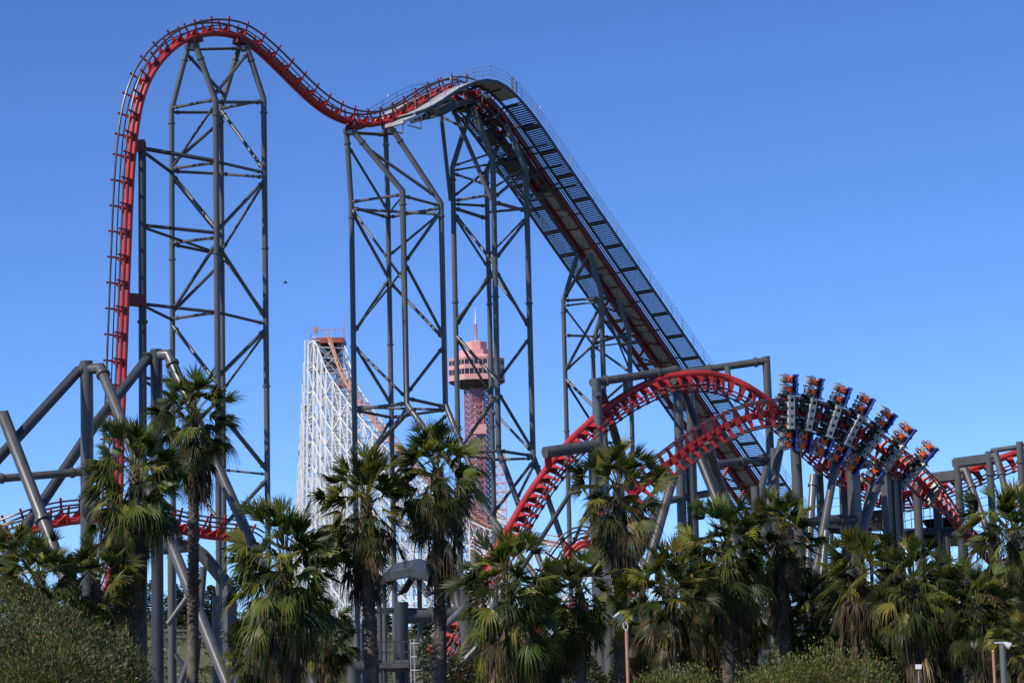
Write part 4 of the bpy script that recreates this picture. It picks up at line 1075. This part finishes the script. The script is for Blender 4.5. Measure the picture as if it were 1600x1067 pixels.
def make_trunk(seed, H):
    rn = random.Random(seed); b = MB(); n = 14
    lean = Vector((rn.uniform(-.25, .25), rn.uniform(-.2, .2), 0)); steps = 16
    pts = []; rs = []
    for k in range(steps + 1):
        t = k / steps; z = -H * (1 - t); pts.append(Vector((0, 0, z)) + lean * (1 - t) ** 2); rs.append(.20 + .08 * (1 - t) ** 2 + rn.uniform(-.012, .012))
    b.tube(pts, rs, n)
    GA = 2.39996; k = 0; z = -.1
    while z > -min(H, 9):                      # old leaf bases in a spiral
        t = 1 + z / H; p = Vector((0, 0, z)) + lean * (1 - t) ** 2; r = .20 + .08 * (1 - t) ** 2
        az = k * GA; h = Vector((math.cos(az), math.sin(az), 0)); s = Vector((-h.y, h.x, 0)); w = .075; out = rn.uniform(.03, .11)
        q = len(b.v); b.v += [p + h * (r - .02) - s * w, p + h * (r - .02) + s * w, p + h * (r + out) + Z_ * .17 + s * w * .35, p + h * (r + out) + Z_ * .17 - s * w * .35, p + h * (r - .03) + Z_ * .1]
        b.face((q, q + 1, q + 2, q + 3)); b.face((q + 1, q + 4, q + 2)); b.face((q, q + 3, q + 4)); b.face((q + 2, q + 4, q + 3))
        z -= .028; k += 1
    return b.mesh('trunk', M['bark'], recalc=False)
crowns = [make_crown(11, 120), make_crown(23, 100, -62, 1.08, 1.12, .7), make_crown(37, 130, -74, 1.0, .95, 1.1), make_crown(51, 108, -66, .95, 1.15, .6), make_crown(67, 120, -72, 1.1, 1.0, .85), make_crown(83, 100, -58, 1.02, 1.05, 1.25)]
skirts = [make_skirt(5, 46, 2.6), make_skirt(6, 30, 1.5), make_skirt(8, 70, 3.6), make_skirt(9, 16, .8), make_skirt(14, 64, 2.4, 1.9)]
trunks = [make_trunk(3, 14), make_trunk(4, 12)]
palm_list = [  # px, py of crown heart, Y, scale, crown, skirt, rot, label
 (302, 640, 104, 1.05, 0, 0, .3, 'tallest palm at left with yellow-green crown and slender bare trunk'),
 (212, 735, 100, 1.25, 2, 2, 1.4, 'broad palm just left of the tallest one, dark full crown over the low red track'),
 (62, 900, 96, .95, 0, 1, 2.2, 'dark shaded palm at the left edge behind the big bush'),
 (150, 905, 98, .95, 1, 1, 4.0, 'shaded palm between the left edge palm and the broad palm'),
 (22, 870, 99, .8, 1, 3, 5.0, 'small dark palm cut by the left edge of the view'),
 (446, 870, 101, 1.45, 2, 2, .9, 'wide dark palm with drooping leaves and thick brown skirt, left of centre'),
 (572, 775, 103, 1.2, 1, 0, 2.7, 'palm with big sunlit fan leaves in front of the white lattice'),
 (684, 730, 104, 1.15, 0, 2, 5.4, 'tall palm in the centre below the pink tower, long bare trunk'),
 (792, 910, 100, 1.3, 2, 2, 3.3, 'wide dark low palm right of the centre trunk'),
 (905, 925, 102, .95, 1, 1, 1.1, 'narrow dark palm behind the lamp post at centre'),
 (966, 756, 103, 1.12, 1, 4, 4.4, 'shaggy palm with a thick straw-coloured skirt of dead leaves'),
 (1048, 915, 99, 1.1, 1, 1, 2.0, 'low bright palm just right of the lamp post'),
 (1134, 845, 102, 1.15, 2, 0, .2, 'full palm with pale fan leaves left of the narrow drooping palm'),
 (1218, 825, 104, .95, 1, 2, 3.0, 'narrow palm with drooping leaves directly under the first car'),
 (1272, 950, 105, .95, 0, 1, 5.8, 'dark shaded palm deep behind the right-hand bush'),
 (1345, 885, 101, 1.05, 0, 0, 1.9, 'palm with spiky green crown in front of the dark box column'),
 (1425, 905, 100, 1.1, 2, 2, 4.9, 'dark palm with long skirt and a pale low leaf at lower right'),
 (1487, 930, 103, .9, 1, 0, .7, 'small palm squeezed between the two dark palms at lower right'),
 (1530, 945, 99, .95, 0, 1, 3.8, 'low palm with bright fan leaves left of the right edge palm'),
 (1582, 825, 102, 1.25, 5, 4, 2.5, 'large sunlit palm at the right edge with dead leaves beneath'),
 (1608, 1010, 96, .8, 1, 3, 1.0, 'little palm cut by the lower right edge')]
back_palms = [(395, 1010, 112, .75, 1, 1, 2.9, 'dim little palm low behind the left edge of the wide dark palm'), (508, 985, 113, .85, 0, 1, 1.5, 'dim palm low between the wide dark palm and the one with big fan leaves'), (100, 965, 108, .9, 2, 1, .5, 'shaded palm low behind the left bush'),  
  (850, 985, 112, .95, 0, 1, 4.5, 'dim palm low between the wide low palm and the narrow dark one'), (1005, 985, 112, .9, 1, 1, 5.5, 'dim palm low behind the shaggy palm trunk'),
 (1095, 935, 113, 1.0, 2, 2, .2, 'dim palm behind the full palm with pale leaves'), (1172, 930, 114, .95, 0, 1, 1.2, 'dim palm low behind the narrow drooping palm'), (1310, 955, 112, 1.05, 1, 2, 2.2, 'dim palm behind the bush at right, left of the spiky palm'),
 (1388, 965, 113, 1.0, 2, 1, 3.2, 'dim palm deep between the spiky palm and the long-skirted palm'), (1460, 985, 112, 1.0, 0, 2, 4.2, 'dim palm low behind the small squeezed palm'), (1555, 955, 112, 1.0, 1, 2, 5.2, 'dim palm behind the low bright palm near the right edge')]
def palm(px, py, Y, s, c, k, rz, lab):
    s *= 1.08
    p = P(px, py, Y); gnd = Vector((p.x, p.y, 0))
    t = thing('palm_tree', lab, 'palm tree', gnd, 'palm trees in a row in front of the coaster')
    for nm, me, sc in (('trunk', trunks[(c + k) % 2], None), ('crown', crowns[(c + 3 * (int(px) % 2)) % 6], s), ('dead_skirt', skirts[k], s)):
        o = bpy.data.objects.new(nm, me); COL.objects.link(o); o.parent = t; o.location = (0, 0, p.z)
        o.rotation_euler = (R(((px * 7) % 11 - 5) * .9), R(((px * 5) % 13 - 6) * .8), rz) if sc else (0, 0, rz)
        if sc: o.scale = (sc, sc, sc)
        else:
            H = 14 if (c + k) % 2 == 0 else 12; o.scale = (s * .95, s * .95, (p.z + .3) / H)
for a in palm_list + back_palms: palm(*a)

# ------------------------------------------------------------------ shrubs, far trees, ground
def bush(label, blobs, nleaf, size, cols, seed, loc, name='shrub'):
    rn = random.Random(seed); t = thing(name, label, 'shrub', loc, 'shrubs in the foreground'); b = MB()
    tot = sum(r[3] * r[3] for r in blobs)
    for (x, y, z, r, hz) in blobs:
        for _ in range(int(nleaf * r * r / tot)):
            while True:
                v = Vector((rn.uniform(-1, 1), rn.uniform(-1, 1), rn.uniform(-1, 1)))
                if .01 < v.length <= 1: break
            v = v.normalized() * (rn.random() ** .28)
            lump = 1 + .16 * math.sin(v.x * 7 + x * 3) * math.cos(v.y * 6 + seed) + .12 * math.sin(v.z * 9 + v.x * 5) + .10 * math.sin(v.x * 17 + v.z * 13)
            p = Vector((x + v.x * r * lump, y + v.y * r * lump, z + v.z * hz * lump))
            if p.z < .05: continue
            d = (v.normalized() + Vector((rn.uniform(-1, 1), rn.uniform(-1, 1), rn.uniform(-.2, 1.3))) * .8).normalized()
            s = d.cross(Vector((rn.uniform(-1, 1), rn.uniform(-1, 1), rn.uniform(-1, 1)))).normalized(); n = d.cross(s)
            if rn.random() < .07: p = p + v.normalized() * rn.uniform(.05, .28) + Vector((0, 0, rn.uniform(0, .15)))
            L = size * rn.uniform(.6, 1.5); w = L * .15; c = rn.choice(cols); f = rn.uniform(.75, 1.3); c = tuple(q * f for q in c)
            k = len(b.v); b.v += [p, p + d * L * .45 + s * w, p + d * L - n * L * .1, p + d * L * .45 - s * w]
            b.face((k, k + 1, k + 2, k + 3), c)
    b.build('foliage', M['shrub'], t, smooth=False, recalc=False)
    st = MB()
    for (x, y, z, r, hz) in blobs:
        for q in range(5):
            a = rn.uniform(0, 6.28); st.tube([(x + .1 * math.cos(a), y + .1 * math.sin(a), -.05), (x + .3 * r * math.cos(a), y + .3 * r * math.sin(a), z), (x + .6 * r * math.cos(a), y + .6 * r * math.sin(a), z + hz * .6)], [.05, .03, .012], 6)
    st.build('stems', M['wood'], t); return t
g1 = [(.048, .064, .016), (.078, .095, .024), (.115, .115, .032), (.030, .042, .012), (.14, .105, .036), (.15, .15, .045)]
g2 = [(.10, .12, .025), (.145, .155, .033), (.06, .078, .018), (.17, .13, .04), (.20, .20, .05)]
def blob(px, py_top, Y, r, hz):
    p = P(px, py_top, Y); return (p.x, Y, p.z - hz, r, hz)
bush('big dense olive-green bush filling the lower left corner', [blob(30, 925, 62, 1.5, 1.9), blob(95, 958, 60, 1.35, 1.6), blob(160, 990, 61, 1.1, 1.4), blob(75, 1005, 57, 1.5, 1.4), blob(200, 1018, 62, .7, 1.0), blob(-20, 960, 60, 1.5, 1.7), blob(130, 1035, 57, 1.3, 1.3)], 64000, .105, g1, 5, down(P(90, 1000, 60), 0))
bush('small light green clipped bush at the bottom edge near the lamp post', [blob(1045, 1046, 66, 1.0, 1.0), blob(1085, 1046, 66, .8, .9), blob(1012, 1056, 66, .6, .8)], 15000, .085, g2, 6, down(P(1055, 1040, 66), 0))
bush('wide light green bush at the bottom edge under the right palms', [blob(1225, 1030, 66, 1.3, 1.2), blob(1285, 1014, 66, 1.3, 1.3), blob(1345, 1026, 66, 1.0, 1.2), blob(1190, 1048, 65, .8, 1.0), blob(1380, 1052, 66, .6, .9)], 36000, .085, g2, 7, down(P(1285, 1040, 66), 0))
hd = thing('hedge', 'long dark ragged hedge running behind the palm trunks', 'hedge', down(P(1000, 1040, 124), 0)); rn = random.Random(12); b = MB()
def hedge_run(b, x0, x1, y, h0, n):
    for _ in range(n):
        x = rn.uniform(x0, x1); top = h0 * (.72 + .2 * math.sin(x * .9) + .14 * math.sin(x * 2.3 + 1) + .1 * math.sin(x * 5.1)); z = top * rn.random() ** .55; wd = 1.1 * (1 - .55 * (z / h0) ** 2)
        p = Vector((x, y + rn.choice((-1, 1)) * wd * rn.random() ** .4, z)); d = Vector((rn.uniform(-1, 1), rn.uniform(-1, .6), rn.uniform(-.2, 1))).normalized(); sd = d.cross(Vector((rn.uniform(-1, 1), rn.uniform(-1, 1), rn.uniform(-1, 1)))).normalized()
        L = rn.uniform(.12, .3); f = rn.uniform(.6, 1.5); k = len(b.v); b.v += [p, p + d * L * .5 + sd * L * .22, p + d * L, p + d * L * .5 - sd * L * .22]; b.face((k, k + 1, k + 2, k + 3), (.040 * f, .050 * f, .016 * f))
hx0, hx1 = P(655, 1040, 124).x, P(1680, 1040, 124).x
hedge_run(b, hx0, hx1, 124, 3.6, 26000); b.build('foliage', M['shrub'], hd, smooth=False, recalc=False)
b = MB()
for k in range(60):
    x = hx0 + (hx1 - hx0) * (k + .5) / 60; b.tube([(x, 124, -.05), (x + rn.uniform(-.3, .3), 124 + rn.uniform(-.4, .4), 1.8)], [.05, .02], 6)
b.build('stems', M['wood'], hd)
def conifer(px, top, Y, w, label, seed):
    p = P(px, top, Y); rn = random.Random(seed); gz = hill(p.x, Y); t = thing('hill_tree', label, 'tree', (p.x, Y, gz), 'trees on the far hillside')
    H = max(3, p.z - gz); b = MB()
    for _ in range(1500):
        q = rn.random() ** .7; a = rn.uniform(0, 6.28); rr = w * (q ** .8) * rn.uniform(.2, 1) * (1 + .3 * math.sin(q * 22 + a * 2)); z = H * (1 - q * .92)
        o = Vector((p.x + rr * math.cos(a), Y + rr * math.sin(a), gz + z)); d = Vector((math.cos(a), math.sin(a), rn.uniform(-.2, .5))).normalized(); s = Vector((-d.y, d.x, rn.uniform(-.4, .4))).normalized()
        f = rn.uniform(.6, 1.4); L = .5; k = len(b.v); b.v += [o, o + d * L * .5 + s * .22, o + d * L, o + d * L * .5 - s * .22]; b.face((k, k + 1, k + 2, k + 3), (.075 * f, .09 * f, .04 * f))
    b.build('crown', M['conifer'], t, smooth=False, recalc=False)
    b = MB(); b.tube([(p.x, Y, gz - .2), (p.x, Y, gz + H * .9)], [.22, .05], 8); b.build('trunk', M['wood'], t)
def hill(x, y):
    px = 800 + FPX * x / max(y, 1)
    a = max(0, min(1, (y - 215) / 130)); a = a * a * (3 - 2 * a)
    base = 5.5 + 2.5 * math.sin(x * .021 + .6) + 1.6 * math.sin(x * .05 + y * .013)
    left = 5.0 / (1 + math.exp((x + 25) / 9))
    far = max(0, min(1, (y - 420) / 800)); 
    return a * (base * .7 + left) * (1 - .6 * far)
# ground
gm, nt, bs = new_mat('dry_grass_ground'); N = nt.nodes; L = nt.links
tcn = N.new('ShaderNodeTexCoord'); n1 = N.new('ShaderNodeTexNoise'); n1.inputs['Scale'].default_value = .35; n1.inputs['Detail'].default_value = 9
cr = N.new('ShaderNodeValToRGB'); e = cr.color_ramp.elements; e[0].position = .35; e[0].color = (.05, .062, .018, 1); e[1].position = .68; e[1].color = (.13, .125, .045, 1)
L.new(tcn.outputs['Object'], n1.inputs['Vector']); L.new(n1.outputs[0], cr.inputs[0]); L.new(cr.outputs[0], bs.inputs['Base Color']); bs.inputs['Roughness'].default_value = 1
n3 = N.new('ShaderNodeTexNoise'); n3.inputs['Scale'].default_value = 2.5; bp = N.new('ShaderNodeBump'); bp.inputs['Strength'].default_value = .6; bp.inputs['Distance'].default_value = .3
L.new(tcn.outputs['Object'], n3.inputs['Vector']); L.new(n3.outputs[0], bp.inputs['Height']); L.new(bp.outputs[0], bs.inputs['Normal'])
b = MB(); xs = sorted(set([-3000, -1500, -800, -500] + list(range(-300, 301, 6)) + [500, 800, 1500, 3000])); ys = [-400, -100, 0, 60, 120] + list(range(160, 480, 8)) + [520, 600, 700, 850, 1100, 1500, 2200, 4000, 9000]
for y in ys:
    for x in xs: b.v.append(Vector((x, y, hill(x, y))))
W = len(xs)
for j in range(len(ys) - 1):
    for i in range(W - 1): b.face((j * W + i, j * W + i + 1, (j + 1) * W + i + 1, (j + 1) * W + i))
tag(b.build('ground', gm, None, recalc=False), kind='structure')
# paved plaza under the coaster
b = MB(); b.v += [Vector((-60, 112, .004)), Vector((60, 112, .004)), Vector((60, 205, .004)), Vector((-60, 205, .004))]; b.face((0, 1, 2, 3)); tag(b.build('plaza_paving', M['concrete'], None, recalc=False), kind='structure')
b = MB(); rn = random.Random(31)
for _ in range(420):
    Y = rn.uniform(212, 345); x = P(rn.uniform(150, 820), 960, Y).x; g0 = hill(x, Y); rr = rn.uniform(.4, 1.5); hh = rr * rn.uniform(.5, 1.1); base_c = rn.choice([(.075, .085, .028), (.10, .10, .04), (.05, .062, .022), (.14, .12, .055)])
    for _ in range(46):
        v = Vector((rn.uniform(-1, 1), rn.uniform(-1, 1), rn.random())).normalized() * rn.random() ** .3
        p = Vector((x + v.x * rr, Y + v.y * rr, g0 + v.z * hh)); d = Vector((rn.uniform(-1, 1), rn.uniform(-1, 1), rn.uniform(0, 1.2))).normalized(); sd = d.cross(Vector((rn.uniform(-1, 1), rn.uniform(-1, 1), rn.uniform(-1, 1)))).normalized()
        L = rn.uniform(.2, .5); f = rn.uniform(.6, 1.4); k = len(b.v); b.v += [p, p + d * L * .5 + sd * L * .2, p + d * L, p + d * L * .5 - sd * L * .2]; b.face((k, k + 1, k + 2, k + 3), tuple(q * f for q in base_c))
tag(b.build('hillside_scrub', M['shrub'], None, smooth=False, recalc=False), 'low olive scrub dotted over the grassy hillside behind the posts', 'scrub', None, 'stuff')
hl = [('pointed conifer on the hillside seen between the pipes at left', 290, 893, 300, 2.0), ('rounded hillside tree beside the pointed conifer', 272, 912, 296, 2.4), ('short hillside tree low behind the square post', 330, 915, 305, 2.6), ('hillside tree left of the broad palm trunk', 240, 905, 310, 2.6),
 ('broad hillside tree behind the low pipe frame', 310, 925, 290, 2.2), ('far hillside tree near the left edge', 180, 915, 315, 3), ('low hillside tree in the gap left of the wide dark palm', 352, 925, 300, 2.4), ('hillside bush-like tree standing alone on the open grass', 385, 965, 270, 1.6), ('hillside tree just above the open grass behind the wide dark palm', 420, 940, 300, 2.6), ('hillside tree below the white lattice', 470, 950, 310, 2.8),
 ('far tree behind the canopy posts', 600, 965, 330, 2.8), ('far tree behind the caged ladder', 660, 968, 335, 2.6), ('rounded far tree right of the caged ladder', 715, 965, 330, 2.6)]
for l, px, top, Y, w in hl: conifer(px, top, Y, w, l, px)

# ------------------------------------------------------------------ lamps, sign, bird
lp_ = thing('street_lamp', 'tan pole with hooked bracket and white bell lamp in front of the shaggy palm trunk', 'lamp', down(P(980, 1000, 84), 0))
p = P(979, 985, 84); pipe(lp_, 'pole', [p, down(p)], .065, 'tan', 10)
hk = []
for k in range(13):
    a = math.pi * (1.35 - 1.7 * k / 12); hk.append(p + Vector((-.02 + .16 * math.cos(a) * .8, 0, .3 + .28 * math.sin(a))))
b = MB(); b.tube([p - Z_ * .02, p + Z_ * .05], .05, 8); b.tube([p + Vector((.03, 0, .04)), p + Vector((.06, 0, .16)), p + Vector((.02, 0, .28)), p + Vector((-.07, 0, .31)), p + Vector((-.12, 0, .22)), p + Vector((-.10, 0, .1)), p + Vector((-.02, 0, .03))], .022, 8); b.build('bracket', M['lamp'], lp_)
b = MB(); h0 = p + Vector((-.12, 0, .32)); d = Vector((-.6, -.2, .75)).normalized(); b.tube([h0, h0 + d * .08, h0 + d * .2, h0 + d * .36], [.035, .06, .1, .15], 14); b.build('shade', M['lamp'], lp_)
l2 = thing('street_lamp', 'grey post carrying a white floodlight at lower right', 'lamp', down(P(1567, 1030, 88), 0)); p = P(1566, 1006, 88)
pipe(l2, 'pole', [p, down(p)], .12, 'greylight', 10); b = MB(); b.bar(p + Vector((-.3, 0, .06)), p + Vector((.22, 0, .06)), .06, .07); b.build('bracket', M['lamp'], l2)
b = MB(); d = Vector((.75, -.1, -.45)).normalized(); h0 = p + Vector((.02, -.15, .06)); b.tube([h0, h0 + d * .08, h0 + d * .16, h0 + d * .27], [.04, .07, .11, .14], 14); b.build('shade', M['lamp'], l2)
pl = thing('pole', 'thin tan pole beside the floodlight post at lower right', 'pole', down(P(1552, 1030, 87), 0)); p = P(1552, 1018, 87); pipe(pl, 'shaft', [p, down(p)], .055, 'tan', 8); b = MB(); b.tube([p, p + Z_ * .08], [.075, .03], 8); b.build('cap', M['tan'], pl)
sg = thing('sign', 'tiny white sign on a stake between the lower right palm trunks', 'sign', down(P(1435, 1041, 92), 0)); p = P(1435, 1041, 92); b = MB(); b.box(p, AX, (.12, .02, .09)); b.build('panel', M['signwhite'], sg); pipe(sg, 'stake', [p + Y_ * .04, down(p + Y_ * .04)], .015, 'galv', 6)
bd = MB(); q = P(446, 442, 120); bd.tube([q + Vector((-.12, 0, 0)), q + Vector((-.05, 0, .01)), q + Vector((.06, 0, .01)), q + Vector((.12, 0, .03))], [.015, .045, .04, .01], 8)
bo = thing('bird', 'tiny dark bird flying in the open sky right of the tallest tower', 'bird', q); bd.build('body', M['black'], bo)
b = MB(); b.prism([q + Vector((-.04, 0, .02)), q + Vector((.06, 0, .02)), q + Vector((.01, -.32, .1))], (0, 0, .012)); b.prism([q + Vector((-.04, 0, .02)), q + Vector((.06, 0, .02)), q + Vector((.01, .32, .1))], (0, 0, .012)); b.build('wings', M['black'], bo)

# ------------------------------------------------------------------ light
SUN_AZ, SUN_EL = R(232), R(41)      # azimuth clockwise from +Y
w = bpy.data.worlds.new('World'); S.world = w; w.use_nodes = True; N = w.node_tree.nodes; L = w.node_tree.links
sky = N.new('ShaderNodeTexSky'); sky.sky_type = 'NISHITA'; sky.sun_disc = False; sky.sun_elevation = SUN_EL; sky.sun_rotation = SUN_AZ
sky.air_density = .6; sky.dust_density = 0; sky.ozone_density = 5.5; sky.altitude = 300
bg = N['Background']; bg.inputs[1].default_value = .105; tn = N.new('ShaderNodeMixRGB'); tn.blend_type = 'MULTIPLY'; tn.inputs[0].default_value = 1; tn.inputs[2].default_value = (1.0, 1.25, 1.66, 1)
L.new(sky.outputs[0], tn.inputs[1]); L.new(tn.outputs[0], bg.inputs[0])
sd_ = bpy.data.lights.new('sun', 'SUN'); sd_.energy = 5.0; sd_.angle = R(.5); sd_.color = (1, .95, .87)
so = bpy.data.objects.new('sun', sd_); COL.objects.link(so)
sv = Vector((math.sin(SUN_AZ) * math.cos(SUN_EL), math.cos(SUN_AZ) * math.cos(SUN_EL), math.sin(SUN_EL)))
so.rotation_euler = sv.to_track_quat('Z', 'Y').to_euler()
S.view_settings.view_transform = 'Standard'; S.view_settings.look = 'None'; S.view_settings.exposure = 0; S.view_settings.gamma = 1
